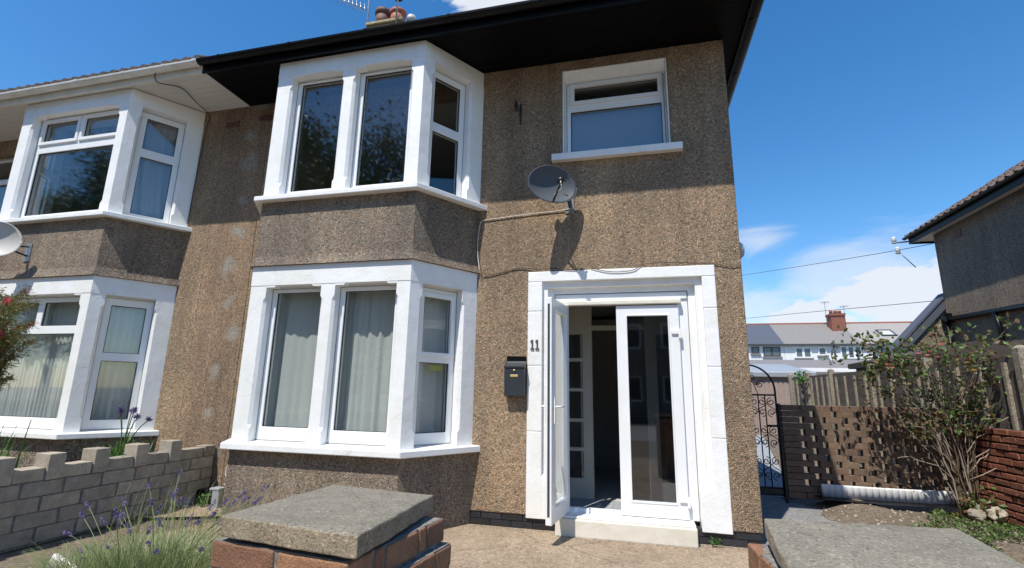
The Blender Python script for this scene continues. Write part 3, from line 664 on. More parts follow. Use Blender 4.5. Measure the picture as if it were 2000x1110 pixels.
bay(NB, nxa, nxb, .705, .79, 2.632, 2.405, g2,
    [(A0, A1, [(A0+.07, mid-.05, 2.03, 2.33), (mid+.05, A1-.07, 2.03, 2.33), (A0+.07, A1-.07, .92, 1.93)], ())],
    ([(.225, .585, 1.71, 2.30), (.225, .59, .905, 1.61)], ()))
bay(NB, nxa, nxb, 3.386, 3.465, 5.198, 4.985, g2,
    [(A0, A1, [(A0+.09, mid-.055, 4.63, 4.93), (mid+.055, A1-.09, 4.63, 4.93), (A0+.07, A1-.07, 3.55, 4.47)], (0, 1))],
    ([(.225, .585, 4.45, 4.895), (.225, .59, 3.53, 4.33)], ()))
window(NB, T_F, -12.0, -10.62, 3.9, 4.95, [(-11.93, -10.7, 3.99, 4.48), (-11.93, -10.7, 4.57, 4.88)], .10)
b = MB(); b.box(-12.08, -10.54, -.06, .1, 3.82, 3.899); b.build('window_sill', M['white'], NB)
b = MB(); b.box(-14.1, XW-.002, -.79, .28, 5.211, 5.235); b.build('soffit', M['soffit_w'], NB)
b = MB(); b.box(-14.1, XW-.002, -.815, -.791, 5.175, 5.36); b.build('fascia', M['white_gut'], NB, .003)
g = gutter(NB, [(-14.1, -.873, 5.30), (XW-.004, -.873, 5.30)], 'white_gut')
for x in (-6.27, -6.75, -7.4, -8.2, -9.0, -9.9, -10.8): bracket(g, x, 'white_gut', w=.07 if x in (-6.27, -8.2) else .03)
roof(NB, -14.2, PX-.0, False)
b = MB()   # rolled tile ends showing above the gutter
x = -14.0
while x < XW-.05:
    b.loft([[(x+.055+.06*math.cos(a*math.pi/6), yy, zz+.055*math.sin(a*math.pi/6)) for a in range(7)] for yy, zz in ((-.88, 5.345), (-.4, 5.65))])
    x += .17
b.build('roof_tiles', M['tile'], NB)
b = MB(); x = -6.484; z = 4.95
b.panel(x-.10, x+.10, z-.04, z+.04, [(x-.085+.034*k, x-.063+.034*k, z-.028, z+.028) for k in range(5)], -.012, .02); b.build('air_brick', M['pot_d'], NB)

# curtains
def cant_line(xb, off):
    t = Vector((.477, .719)).normalized(); n = Vector((-t.y, t.x)); o = Vector((xb, -D))
    a = o+t*.12+n*off; c_ = o+t*.74+n*off; return tuple(a), tuple(c_)
curtain((-5.08, -.47), (-4.16, -.44), .80, 2.45, 'net', 'pale net curtain behind the left pane of the sunlit lower bay', 4, .03)
curtain((-4.13, -.46), (-3.36, -.45), .80, 2.5, 'net', 'pale net curtain behind the right pane of the lower bay, parted by a dark fold', 5, .035)
a, c_ = cant_line(-3.247, .24); curtain(a, c_, .80, 2.5, 'net', 'pale net curtain in the side pane of the lower bay nearest the letterbox', 4, .02)
curtain((nxa+.15, -.45), (nxb-.1, -.45), .80, 2.5, 'net', 'long pleated net curtain across the wide lower window next door', 22, .03)
a, c_ = cant_line(nxb, .22); curtain(a, c_, .80, 2.5, 'net', 'pleated net curtain in the side pane of the lower bay next door', 8, .03)
curtain(a, c_, 3.46, 5.1, 'drape', 'blue grey curtain gathered in the upper side pane next door', 5, .035, sway=.12)
b = MB(frame_T((-3.247, -D), (.477, .719), (-.719, .477))); b.box(.38, .55, .162, .164, 1.53, 1.59); tag(b.build('window_sticker', M['label']), 'yellow sticker inside the side pane of the lower bay', 'sticker')

# ---------------------------------------------------------------- things fixed to the wall
# letterbox
lb = thing('letterbox', 'charcoal wall letterbox with brass plate beside the front door', 'letterbox', (-2.3, 0, 1.28))
b = MB(); b.loft([[(x, -.002, 1.285), (x, -.088, 1.285), (x, -.10, 1.585), (x, -.088, 1.600), (x, -.002, 1.640)] for x in (-2.41, -2.192)]); b.build('body', M['box'], lb, .005)
b = MB(); b.box(-2.405, -2.197, -.02, -.001, 1.641, 1.70); b.build('back_plate', M['black'], lb)
b = MB(); b.loft([[(x, -.105, 1.572), (x, -.112, 1.592), (x, -.02, 1.648), (x, -.02, 1.638)] for x in (-2.414, -2.188)]); b.build('lid', M['box'], lb, .002)
b = MB(); b.box(-2.345, -2.262, -.1005, -.092, 1.478, 1.503); b.build('name_plate', M['brass'], lb, .003)
b = MB(); b.tube([(-2.303, -.09, 1.548), (-2.303, -.107, 1.549)], .011, 12); b.build('lock', M['brass'], lb)

def dish(name, label, centre, normal, roll, a, h, mat, mount, lnbmat):
    """offset dish: shallow egg-shaped bowl, arm and receiver, bracket to the wall at `mount`"""
    root = thing(name, label, 'satellite dish', centre)
    c = Vector(centre); n = Vector(normal).normalized(); x = n.cross(Vector((0, 0, 1))).normalized()*-1
    y = n.cross(x)*-1; y = x.cross(n)*-1 if False else n.cross(x)
    if y.z < 0: y = -y
    x, y = x*math.cos(roll)+y*math.sin(roll), -x*math.sin(roll)+y*math.cos(roll)
    vs = []; fs = []; R_, K = 9, 40
    for side in (0, 1):
        for r in range(R_+1):
            for k in range(K):
                th = 2*math.pi*k/K; q = r/R_; px = a*q*math.cos(th)*(1+.10*math.sin(th)*-1); py = h*q*math.sin(th)
                dp = -.075*(1-q*q)-side*.004+(.006 if r == R_ and side == 0 else 0)
                vs.append(c+x*px+y*py+n*dp)
    O = (R_+1)*K
    for r in range(R_):
        for k in range(K):
            i = r*K+k; j = r*K+(k+1) % K
            fs.append((i, j, j+K, i+K)); fs.append((O+i, O+i+K, O+j+K, O+j))
    for k in range(K): i = R_*K+k; j = R_*K+(k+1) % K; fs.append((i, j, O+j, O+i))
    b = MB(); b.add(vs, fs, True); b.build('reflector', M[mat], root)
    b = MB(); b.tube([c+x*a*1.0*math.cos(2*math.pi*k/40)*(1-.10*math.sin(2*math.pi*k/40))+y*h*math.sin(2*math.pi*k/40)+n*.002 for k in range(41)], .005, 6); b.build('rim', M[mat], root)
    tip = c+n*.24-y*h*.30; foot = c-y*h*.97+n*.0
    b = MB(); b.tube([foot, tip-y*.02], .011, 6); b.build('arm', M['plastic_b'], root)
    b = MB(); b.tube([tip, tip-n*.07+y*.015], .028, 12); b.tube([tip-y*.0-n*.03, tip-y*.05], .016, 8); b.tube([tip-n*.02+x*.02, tip+x*.055-n*.02], .008, 8); b.build('receiver', M[lnbmat], root)
    b = MB(); b.tube([tip-y*.02-x*.012, tip-y*.10+n*.005, foot+y*.08+x*.014+n*.02, foot+y*.02], .006, 6); b.build('cable', M['cable'], root)
    m_ = Vector(mount)
    b = MB(); bk = c-n*.08; b.tube([bk, bk-n*.05], .045, 8); b.tube([bk-n*.05, Vector((m_.x, m_.y-.16, bk.z-.10)), Vector((m_.x, m_.y-.16, m_.z))], .017, 8)
    b.tube([Vector((m_.x, m_.y-.16, m_.z+.06)), Vector((m_.x, m_.y, m_.z+.10))], .012, 6); b.tube([Vector((m_.x, m_.y-.16, m_.z)), Vector((m_.x, m_.y, m_.z-.03))], .012, 6)
    b.build('mast', M['plastic_b'], root)
    b = MB(); b.box(m_.x-.05, m_.x+.05, m_.y-.012, m_.y, m_.z-.10, m_.z+.14); b.build('wall_plate', M['metal'], root)
    return root
dish('satellite_dish', 'grey oval satellite dish on the wall under the small upper window', (-1.865, -.29, 3.52), (.52, -.85, .06), math.radians(0), .28, .215, 'dish', (-1.72, 0, 3.38), 'plastic_b')
dish('satellite_dish', 'pale satellite dish on the neighbouring bay at the left edge', (-8.76, -1.05, 3.07), (.52, -.85, .06), math.radians(0), .28, .23, 'dish_w', (-8.68, -D, 2.96), 'metal')

def wire(name, pts, r, mat, label, cat='cable', n=6):
    P = [Vector(p) for p in pts]; out = []
    for i in range(len(P)-1):   # catmull-rom
        p0, p1, p2, p3 = P[max(0, i-1)], P[i], P[i+1], P[min(len(P)-1, i+2)]
        for k in range(6):
            t = k/6; out.append(.5*((2*p1)+(-p0+p2)*t+(2*p0-5*p1+4*p2-p3)*t*t+(-p0+3*p1-3*p2+p3)*t*t*t))
    out.append(P[-1]); b = MB(); b.tube(out, r, n); return tag(b.build(name, M[mat]), label, cat)
wire('cable', [(-1.70, -.02, 3.33), (-1.85, -.012, 3.315), (-2.2, -.012, 3.30), (-2.55, -.012, 3.275), (-2.72, -.014, 3.26), (-2.755, -.03, 3.20), (-2.775, -.03, 3.0), (-2.77, -.03, 2.85), (-2.745, -.05, 2.72), (-2.735, -.05, 2.66)], .0055, 'cable', 'dirty white cable from the grey satellite dish along the wall to the bay')
wire('cable', [(-2.70, -.008, 2.59), (-2.5, -.01, 2.63), (-2.3, -.01, 2.675), (-2.08, -.018, 2.655), (-1.9, -.02, 2.65), (-1.7, -.022, 2.635), (-1.6, -.022, 2.63)], .005, 'cable_d', 'thin dark cable running from the bay to the door surround')
wire('cable', [(-1.5, -.022, 2.645), (-1.35, -.022, 2.60), (-1.2, -.022, 2.585), (-1.05, -.022, 2.60), (-.93, -.022, 2.66), (-.6, -.022, 2.66), (-.26, -.01, 2.63), (-.12, -.01, 2.60), (-.01, -.01, 2.605)], .004, 'cable_d', 'thin dark cable looping over the top of the door surround')
wire('cable', [(-6.9, -.88, 5.36), (-6.93, -.83, 5.15), (-6.80, -.6, 5.19), (-6.86, -.3, 5.17), (-6.91, -.03, 5.14), (-6.93, -.02, 4.9), (-6.965, -.02, 4.2), (-6.98, -.02, 3.5)], .007, 'cable_d', 'dark cable hanging from the white gutter beside the neighbouring upper bay')
wire('cable', [(-5.78, -.02, .45), (-5.80, -.03, .33), (-5.74, -.05, .26), (-5.66, -.12, .26), (-5.62, -.22, .24)], .008, 'cable', 'short white cable by the grey drain at the foot of the wall')
# old hanging hook
hk = MB(); hk.tube([(-2.36, -.01, 4.72), (-2.36, -.05, 4.66), (-2.33, -.14, 4.68)], .007, 6); hk.tube([(-2.36, -.01, 4.72), (-2.35, -.01, 4.62)], .01, 6)
hk.tube([(-2.33, -.14, 4.69), (-2.30, -.03, 4.58), (-2.295, -.01, 4.50)], .007, 6); hk.tube([(-2.295, -.01, 4.70), (-2.295, -.01, 4.44)], .009, 6)
tag(hk.build('wall_hook', M['black_iron']), 'small black iron hook bracket high on the shaded wall', 'bracket')
dp = MB(); dp.box(-5.66, -5.57, -.34, -.25, -.01, .20); dp.box(-5.70, -5.57, -.345, -.24, .2005, .225)
tag(dp.build('drain_pipe', M['grey_pl'], None, .006), 'short grey square drain pipe at the foot of the bay', 'drain')
dk = MB(); dk.box(-5.99, -5.67, -.22, -.02, -.01, .17); tag(dk.build('drain_box', M['black'], None, .01), 'black drain box in the corner beside the block wall', 'drain')

# aerials
ae = thing('television_aerial', 'long television aerial on a tall mast left of the chimney pots', 'aerial', (-6.78, 3.5, 8.6))
b = MB(); b.tube([(-6.74, 3.4, 8.7), (-6.74, 3.4, 11.6)], .022, 8); b.build('mast', M['metal'], ae)
b = MB(); p0 = Vector((-6.76, 3.38, 9.80)); p1 = Vector((-8.15, 3.2, 10.52)); b.tube([p0, p1], .014, 6)
for k in range(14):
    c = p0.lerp(p1, (k+.6)/14); b.tube([c+Vector((.02, 0, -.15)), c+Vector((-.02, 0, .15))], .009, 5)
b.build('boom', M['metal'], ae)
ae = thing('television_aerial', 'thin bare mast standing right of the chimney pots', 'aerial', (-5.95, 3.5, 8.6))
b = MB(); b.tube([(-5.93, 3.25, 9.2), (-5.93, 3.25, 11.5)], .02, 8); b.build('mast', M['metal'], ae)
b = MB(); b.box(-5.98, -5.84, 3.2, 3.3, 9.78, 9.83); b.build('clamp', M['plastic_b'], ae)

# ---------------------------------------------------------------- gate piers
def pier(label, quad, zc, th, ztilt, loc):
    root = thing('brick_pier', label, 'pier', loc, 'brick piers either side of the garden gateway')
    # quad FL FR BR BL
    q = [Vector(p) for p in quad]; z = [zc-ztilt, zc-ztilt, zc, zc]
    n = 14; vs = []; fs = []
    random.seed(11)
    def P(u, v):
        a = q[0].lerp(q[1], u); c = q[3].lerp(q[2], u); return a.lerp(c, v), (zc-ztilt)*(1-v)+zc*v
    idx = {}
    for k in range(2):
        for i in range(n+1):
            for j in range(n+1):
                p, zz = P(i/n, j/n); e = (i in (0, n)) or (j in (0, n))
                jit = .0035 if e else .0
                c = (q[0]+q[2])/2; 
                if e: p = p+(p-c).normalized()*random.uniform(-.005, .002)
                idx[(i, j, k)] = len(vs); vs.append((p.x, p.y, zz-(th if k else 0)+random.uniform(-.0012, .0012)-(.003 if e and not k else 0)))
    for i in range(n):
        for j in range(n):
            fs.append((idx[i, j, 0], idx[i+1, j, 0], idx[i+1, j+1, 0], idx[i, j+1, 0])); fs.append((idx[i, j, 1], idx[i, j+1, 1], idx[i+1, j+1, 1], idx[i+1, j, 1]))
    nf = len(fs)
    for i in range(n):
        for a, c_ in (((i, 0), (i+1, 0)), ((i+1, n), (i, n)), ((0, i+1), (0, i)), ((n, i), (n, i+1))):
            fs.append((idx[(*a, 0)], idx[(*a, 1)], idx[(*c_, 1)], idx[(*c_, 0)]))
    b = MB(); b.add(vs, fs); b.build('capstone', M['cap'], root, .004, 2, mats=[M['capedge']], mi=[0]*nf+[1]*(len(fs)-nf))
    return root, q
def pier_bricks(root, q, zc, th, outs, ztilt=0):
    """courses of bricks under the cap; `outs` = how far each course steps out, from the top"""
    c = (q[0]+q[1]+q[2]+q[3])/4; ex = ((q[1]-q[0])+(q[2]-q[3])).normalized(); ey = Vector((-ex.y, ex.x))
    hw = ((q[1]-q[0]).length+(q[2]-q[3]).length)/4; hd = ((q[3]-q[0]).length+(q[2]-q[1]).length)/4
    T = lambda x, y, z: Vector((c.x+ex.x*x+ey.x*y, c.y+ex.y*x+ey.y*y, z))
    b = MB(T); m = MB(T); z = zc-th-.012-ztilt*.5; k = 0
    while z > .0:
        o = outs[k] if k < len(outs) else outs[-1]; W, Dp = hw+o, hd+o; z0 = z-.066
        bl = .215; g = .010
        nx = 2; sx = 2*W/nx; ny = 2; sy = 2*Dp/ny
        off = (k % 2)
        for s in (-1, 1):       # front/back rows
            xs = [-W, 0, W] if not off else [-W, -W+sx*.5, W-sx*.5, W]
            for a, c_ in zip(xs, xs[1:]): b.jbox(a+g/2*(a > -W), c_-g/2*(c_ < W), min(s*Dp, s*(Dp-.1)), max(s*Dp, s*(Dp-.1)), z0, z-.002, .003)
            ys = [-Dp+.104, 0, Dp-.104] if off else [-Dp+.104, -Dp*.35, Dp*.35, Dp-.104]
            for a, c_ in zip(ys, ys[1:]): b.jbox(min(s*W, s*(W-.1)), max(s*W, s*(W-.1)), a+g/2, c_-g/2, z0, z-.002, .0018)
        m.box(-W+.006, W-.006, -Dp+.006, Dp-.006, z0-.0095, z+.000)
        z = z0-.010; k += 1
    b.build('bricks', M['brick_o'], root, .005, 2); m.build('mortar', M['mortar'], root)
r_, q = pier('square brick pier under a grey capstone, left of the gateway', [(-2.159, -3.991), (-1.71, -4.049), (-1.725, -3.557), (-2.135, -3.51)], 1.0, .055, 0, (-1.93, -3.78, 0))
q2 = [Vector(p) for p in [(-2.165, -3.985), (-1.712, -4.040), (-1.703, -3.572), (-2.145, -3.515)]]
pier_bricks(r_, q2, 1.0, .055, [0, .022, .022, .0])
r_, q = pier('square brick pier with wide grey capstone, right of the gateway', [(-.775, -4.06), (-.235, -4.02), (-.235, -3.498), (-.725, -3.545)], 1.0, .045, .03, (-.5, -3.8, 0))
pier_bricks(r_, q, 1.0, .045, [0, .0, .0], .03)

# ---------------------------------------------------------------- block wall with merlons
bw = thing('block_wall', 'low grey concrete block wall with castle-like top between the gardens', 'wall', (-6.07, -1.5, 0))
b = MB(); mo = MB(); random.seed(5); X0, X1 = -6.15, -6.0
zc = [0.02, .145, .27, .395, .52]; hgt = .118
for k, z in enumerate(zc):
    y = -.02-(.0 if k % 2 else .16); first = True
    if k % 2 == 0: b.jbox(X0, X1, -.17, -.02, z, z+hgt, .003)
    while y > -5.2:
        if k == len(zc)-1: break
        b.jbox(X0, X1, y-.315, y-.012, z, z+hgt, .003); y -= .325
# top course: stretchers with upright merlons every 0.37 m
mer = [-.57, -.96, -1.36, -1.745, -2.12, -2.5, -2.9, -3.3, -3.7, -4.1, -4.5]
y = -.19
for mk in mer:
    if y-.012 > mk+.07: b.jbox(X0, X1, mk+.072, y-.008, zc[-1], zc[-1]+.105, .003)
    b.jbox(X0-.008, X1+.012, mk-.066, mk+.066, zc[-1]-.0, zc[-1]+.215, .003); y = mk-.066
b.build('blocks', M['block'], bw, .006, 2)
mo.box(X0+.012, X1-.012, -5.2, -.02, .0, .62); mo.build('mortar', M['mortar'], bw)

# ---------------------------------------------------------------- right side: screen wall, red wall, fence, gate
YW = 2.0
pw = thing('pierced_brick_wall', 'tan brick screen wall with honeycomb gaps beside the iron gate', 'wall', (1.7, YW, 0))
b = MB(); mo = MB(); random.seed(9); ncr = 15; ch_ = 1.13/ncr; XL, XR = .735, 2.66
for k in range(ncr):
    z0 = .10+k*ch_; z1 = z0+ch_-.006
    if k == ncr-1:
        x = XL
        while x < XR-.02: b.jbox(x, min(x+.22, XR), YW, YW+.1, z0, z1, .0015); x += .225
        continue
    b.jbox(XL, XL+.20+(.125 if k % 2 else 0), YW, YW+.1, z0, z1, .0015)
    b.jbox(XR-.17-(.04 if k % 2 else 0), XR, YW, YW+.1, z0, z1, .0015)
    x = XL+.26+(.125 if k % 2 else .0); st = .245
    if k % 2: pass
    if k < 2 :
        while x < XR-.25: b.jbox(x-.05, x+.19, YW, YW+.1, z0, z1, .0015); x += .245
        continue
    while x < XR-.22:
        x1 = min(x+.185, XR-.215); b.jbox(x, x1, YW, YW+.1, z0, z1+.0065, .0012); x += st
b.build('bricks', M['brick_t'], pw, .004, 1)
rw = thing('red_brick_wall', 'low red painted brick wall under the fence on the right', 'wall', (2.7, .5, 0))
b = MB(); random.seed(13)
for k in range(13):
    z0 = .08+k*.0745; y = 2.12-(.11 if k % 2 else 0)
    if k % 2: b.jbox(2.66, 2.76, 2.02, 2.115, z0, z0+.062, .003)
    while y > -3:
        t_ = random.uniform(-.008, .006); b.jbox(2.665+t_, 2.76, y-.212, y-.008, z0, z0+.058, .004); y -= .222
b.build('bricks', M['brick_r'], rw, .006, 2)
mo = MB(); mo.box(2.69, 2.755, -3, 2.11, .0, 1.035); mo.build('mortar', M['mortar_d'], rw)
fe = thing('board_fence', 'dark weathered board fence with pale posts along the side boundary', 'fence', (2.85, 3, 0))
random.seed(21); posts = [-2.4, -.65, 1.09, 2.86, 4.54, 6.38, 7.8, 9.17]
for y in posts:
    b = MB(); b.jbox(2.78, 2.88, y-.05, y+.05, 0, 1.87, .004)
    b.loft([[(2.78, y-.05, 1.871), (2.88, y-.05, 1.871), (2.88, y+.05, 1.871), (2.78, y+.05, 1.871)], [(2.815, y-.015, 1.90), (2.845, y-.015, 1.90), (2.845, y+.015, 1.90), (2.815, y+.015, 1.90)]])
    b.build('post', M['post'], fe, .004)
for ya, yb in zip(posts, posts[1:]):
    b = MB(); z = .15; zt = 1.68+random.uniform(-.03, .04)
    while z < zt: b.jbox(2.835, 2.85, ya+.055, yb-.055, z, z+.145, .004); z += .125
    b.build('panel', M['wood'], fe)
    b = MB(); n = 4
    for k in range(n):
        y = ya+(yb-ya)*(k+.6)/(n+.2); b.jbox(2.80, 2.833, y-.022, y+.022, .15, zt+.05, .003)
    b.build('batten', M['post'], fe)
# iron gate
ga = thing('iron_gate', 'black wrought iron scroll gate with arched top beside the house', 'gate', (.37, 2.05, 0))
GY = 2.05
def gt(pts, r, name, n=6):
    b = MB()
    for p in pts: b.tube([(x, GY, z) for x, z in p], r, n)
    return b.build(name, M['black_iron'], ga)
arc = [(.37+.325*math.cos(a), 1.40+.335*math.sin(a)) for a in [math.pi*k/24 for k in range(25)]]
gt([[(.695, .10), (.695, 1.40)], [(.045, .10), (.045, 1.40)], arc, [(.045, 1.345), (.695, 1.345)], [(.045, .20), (.695, .20)], [(.045, .12), (.695, .12)]], .0125, 'frame')
def spiral(cx, cz, r0, a0, turns, d=1, n=26):
    return [(cx+r0*(1-.82*k/n)*math.cos(a0+d*turns*2*math.pi*k/n), cz+r0*(1-.82*k/n)*math.sin(a0+d*turns*2*math.pi*k/n)) for k in range(n+1)]
bars = [.255, .485, .565, .175]
for x in bars: gt([[(x, .2), (x, 1.345)]], .008, 'bar')
for x in (.37,): gt([[(x, .2), (x, 1.345)]], .007, 'bar')
sc_ = []
for cx, d in ((.635, 1), (.525, -1), (.43, 1), (.31, -1), (.215, 1), (.11, -1)):
    for k, z in enumerate((.34, .52, .74, .90, 1.12, 1.26)):
        sc_.append(spiral(cx, z, .052, math.pi/2*(1 if k % 2 else -1), 1.35, d*(1 if k % 2 else -1)))
    for z in (.43, .82, 1.19): sc_.append([(cx+.05*d*math.sin(t*math.pi/6), z-.09+.18*t/12) for t in range(13)])
sc_ += [spiral(.37+.16*math.cos(a), 1.42+.17*math.sin(a), .055, a, 1.4) for a in (.35, 1.2, 1.95, 2.8)]
sc_ += [[(.37, 1.345), (.37, 1.62)], [(.25, 1.345), (.30, 1.5), (.37, 1.55), (.44, 1.5), (.49, 1.345)]]
for q in sc_: gt([q], .0055, 'scroll', 5)
gt([[(.575, .955), (.69, .955)]], .016, 'latch')
b = MB(); b.box(.05, .69, GY-.006, GY+.006, .12, .205); b.build('kick_plate', M['black_iron'], ga)
b = MB(); b.box(.705, .732, 2.02, 2.08, 0, 1.24); tag(b.build('gate_post', M['black_iron']), 'black steel post between iron gate and brick screen wall', 'post')

# white ribbed edging (both gardens)
def edging(label, path, z0, h, mat='render_w', lean=.0):
    b = MB(); 
    for i, (x, y) in enumerate(path):
        nx, ny = path[min(i+1, len(path)-1)]; px_, py_ = path[max(i-1, 0)]; t = Vector((nx-px_, ny-py_)).normalized()
        b.loft([[(x+t.x*.036*math.cos(a)+lean*(z-z0)*t.x-t.y*.016*math.sin(a), y+t.y*.036*math.cos(a)+t.x*.016*math.sin(a), z) for a in [math.pi*2*k/10 for k in range(10)]] for z in (z0, z0+h*.9, z0+h)], True, True)
    return tag(b.build('garden_edging', M[mat]), label, 'edging')
edging('low white ribbed edging at the foot of the honeycomb brick wall', [(1.12+.066*k, 1.93-.05*math.sin(k/22*math.pi)) for k in range(23)], .13, .165)
edging('white ribbed edging at the bottom left corner by the lavender', [(-5.05+.06*k, -2.36-.022*k) for k in range(11)], .0, .19, lean=.6)
sheet('black_membrane', [(1.0, 1.98), (1.05, 1.7), (1.7, 1.62), (2.3, 1.7), (2.64, 1.8), (2.64, 1.98)], .155, 'black')
# rubble
random.seed(4)
def blob(b, c, r, jit=.28, flat=.7, nu=8, nv=6):
    rings = []
    for j in range(nv+1):
        th = math.pi*j/nv; rr = []
        for k in range(nu):
            ph = 2*math.pi*k/nu; q = r*(1+random.uniform(-jit, jit)) if 0 < j < nv else r
            rr.append((c[0]+q*math.sin(th)*math.cos(ph), c[1]+q*math.sin(th)*math.sin(ph), c[2]-q*flat*math.cos(th)))
        rings.append(rr)
    b.loft(rings, True, False)
spots = [(2.50, 1.60, .17, .07, 'pale rounded stone behind the two others by the red wall'), (2.36, 1.40, .15, .085, 'flat broken stone lying nearest the ground cover'), (2.55, 1.42, .17, .10, 'largest pale rubble stone against the red wall')]
for x, y, z, r, lab in spots:
    b = MB(); blob(b, (x, y, z), r); tag(b.build('stone', M['stone'], None, .008), lab, 'stone', 'rubble stones by the red wall')
b = MB(); b.loft([[(-.14, -.14, z), (-.02, -.17, z), (.0, -.06, z), (-.1, -.04, z)] for z in (0, .03)]); tag(b.build('stone', M['stone'], None, .006), 'flat broken stone on the patio at the house corner', 'stone')
b = MB()
for k in range(260):
    x, y = random.uniform(.85, 2.6), random.uniform(.2, 1.85); blob(b, (x, y, hz(x, y)+.004), random.uniform(.006, .02), .3, .6, 5, 3)
for k in range(60):
    x, y = random.uniform(-2.9, .5), random.uniform(-2.4, -.2); blob(b, (x, y, .001), random.uniform(.003, .007), .3, .5, 5, 3)
for k in range(420):
    x = random.uniform(-3.0, -.02); y = -abs(random.gauss(0, .05))-.004
    if -1.88 < x < -.56: y -= .135
    blob(b, (x, y, .0), random.uniform(.002, .007), .3, .5, 5, 3)
tag(b.build('gravel', M['stone']), kind='stuff')

# ---------------------------------------------------------------- plants
def leaf(b, p, d, n, L_, W_):
    d = d.normalized(); s = d.cross(n)
    if s.length < 1e-3: s = d.cross(Vector((1, 0, 0)))
    s.normalize(); u = s.cross(d)
    b.add([p, p+d*L_*.45+s*W_*.5+u*W_*.12, p+d*L_, p+d*L_*.45-s*W_*.5+u*W_*.12], [(0, 1, 2, 3)])
rv = lambda: Vector((random.gauss(0, 1), random.gauss(0, 1), random.gauss(0, 1))).normalized()
def bez(p0, p1, p2, n=10): return [(p0*(1-t)**2+p1*2*t*(1-t)+p2*t*t) for t in [k/n for k in range(n+1)]]
# rose
random.seed(31)
ro = thing('rose_bush', 'leggy climbing rose with pink blooms in front of the honeycomb wall', 'rose bush', (2.42, 1.62, .08))
st = MB(); dd = MB(); lv = MB(); base = Vector((2.42, 1.68, .08)); tips = []
for k in range(30):
    a = random.uniform(-1, 1); b0 = base+Vector((random.uniform(-.09, .09), random.uniform(-.07, .05), 0))
    top = Vector((2.30+a*.72-.08, 1.55+random.uniform(-.28, .18), random.uniform(1.35, 1.98)-.15*abs(a)))
    pts = bez(b0, Vector((b0.x+(top.x-b0.x)*.15, b0.y, top.z*.75)), top, 12)
    pts = [p+Vector((random.uniform(-.012, .012), random.uniform(-.012, .012), 0)) for p in pts]
    (st if k % 5 else dd).tube(pts, random.uniform(.005, .0105), 5, True, .003); tips.append(pts)
for sgn, L_, z_ in ((1, .9, .95), (1, .6, .8), (-1, .75, 1.0), (-1, .5, .75), (1, 1.05, .7), (-1, .9, .6), (1, .7, 1.15), (-1, .55, 1.2)):
    p0 = base+Vector((sgn*.04, -.05, z_*.55)); tp = p0+Vector((sgn*L_*.75, -.45*L_*random.uniform(.2, 1), z_*.45)); q = [p0]
    for k in range(1, 9): q.append(p0.lerp(tp, k/8)+Vector((0, 0, .10*math.sin(k/8*math.pi)))+rv()*.022)
    dd.tube(q, .0065, 5, True, .0025)
    for k in (4, 6): dd.tube([q[k], q[k]+Vector((sgn*.10, -.05, .09))+rv()*.05], .003, 4, True, .0015)
for pts in tips:
    for j in range(3):
        p = pts[random.randint(6, 12)]; q = p+Vector((random.uniform(-.25, .25), random.uniform(-.2, .2), random.uniform(.0, .25)))
        st.tube([p, (p+q)/2+rv()*.02, q], .004, 4, True, .002)
        for i in range(15):
            c = p.lerp(q, random.random())+rv()*random.uniform(.02, .10); leaf(lv, c, rv()+Vector((0, 0, -.2)), rv(), random.uniform(.04, .065), random.uniform(.026, .042))
for cx, cz, n, r in ((1.62, 1.98, 170, .14), (1.85, 1.82, 240, .18), (2.1, 1.75, 150, .2), (2.75, 1.88, 200, .2), (2.55, 2.02, 60, .14), (1.72, 1.66, 110, .14), (3.05, 1.72, 110, .16), (3.05, 2.2, 26, .10), (2.45, .22, 170, .11), (1.22, 1.78, 30, .07), (3.0, 1.35, 60, .10)):
    for i in range(int(n*.62)):
        c = Vector((cx, 1.5, cz))+Vector((random.gauss(0, r), random.gauss(0, r*.8), random.gauss(0, r*.6))); leaf(lv, c, rv(), rv(), random.uniform(.045, .08), random.uniform(.03, .05))
for p0, p1, p2 in (((2.2, 1.6, 1.3), (1.9, 1.5, 1.8), (1.5, 1.45, 2.05)), ((2.5, 1.6, 1.3), (2.8, 1.5, 2.0), (3.1, 1.45, 2.22))):
    st.tube(bez(Vector(p0), Vector(p1), Vector(p2)), .006, 5, True, .003)
st.build('cane', M['cane'], ro); tag(dd.build('cane', M['cane_p'], ro), 'dead bleached canes'); lv.build('foliage', M['leaf_rose'], ro)
def bloom(parent, p, r, mat, n=16):
    b = MB()
    for k in range(n):
        a = 2*math.pi*k*.618; t = k/n; d = Vector((math.cos(a)*(.3+t), math.sin(a)*(.3+t), 1.1-t)).normalized()
        leaf(b, p, d, Vector((0, 0, 1)), r*(.7+.4*t), r*.9)
    return b.build('bloom', M[mat], parent)
for x, y, z in ((1.72, 1.36, 1.70), (1.76, 1.34, 1.66), (2.10, 1.3, 1.80), (2.14, 1.32, 1.84), (2.24, 1.3, 1.92), (2.19, 1.3, 1.78), (2.02, 1.3, 1.82)): bloom(ro, Vector((x, y, z)), .038, 'pink')
for x, y, z in ((2.46, 1.3, 1.72), (2.50, 1.28, 1.64), (3.05, 1.3, 2.08), (2.95, .9, 1.38)): bloom(ro, Vector((x, y, z)), .036, 'yellow')
# ivy shoots on the fence
b = MB()
for cx, cz, n, r in ((7.9, 1.80, 90, .22),):
    for i in range(n):
        c = Vector((2.72, cx, cz))+Vector((random.uniform(-.05, .05), random.uniform(-1.5, 1.5)*r, random.uniform(-.8, .5)*r)); leaf(b, c, rv(), rv(), .08, .055)
tag(b.build('climbing_plant', M['leaf_g']), 'bright green shoots climbing over the far end of the fence', 'plant')
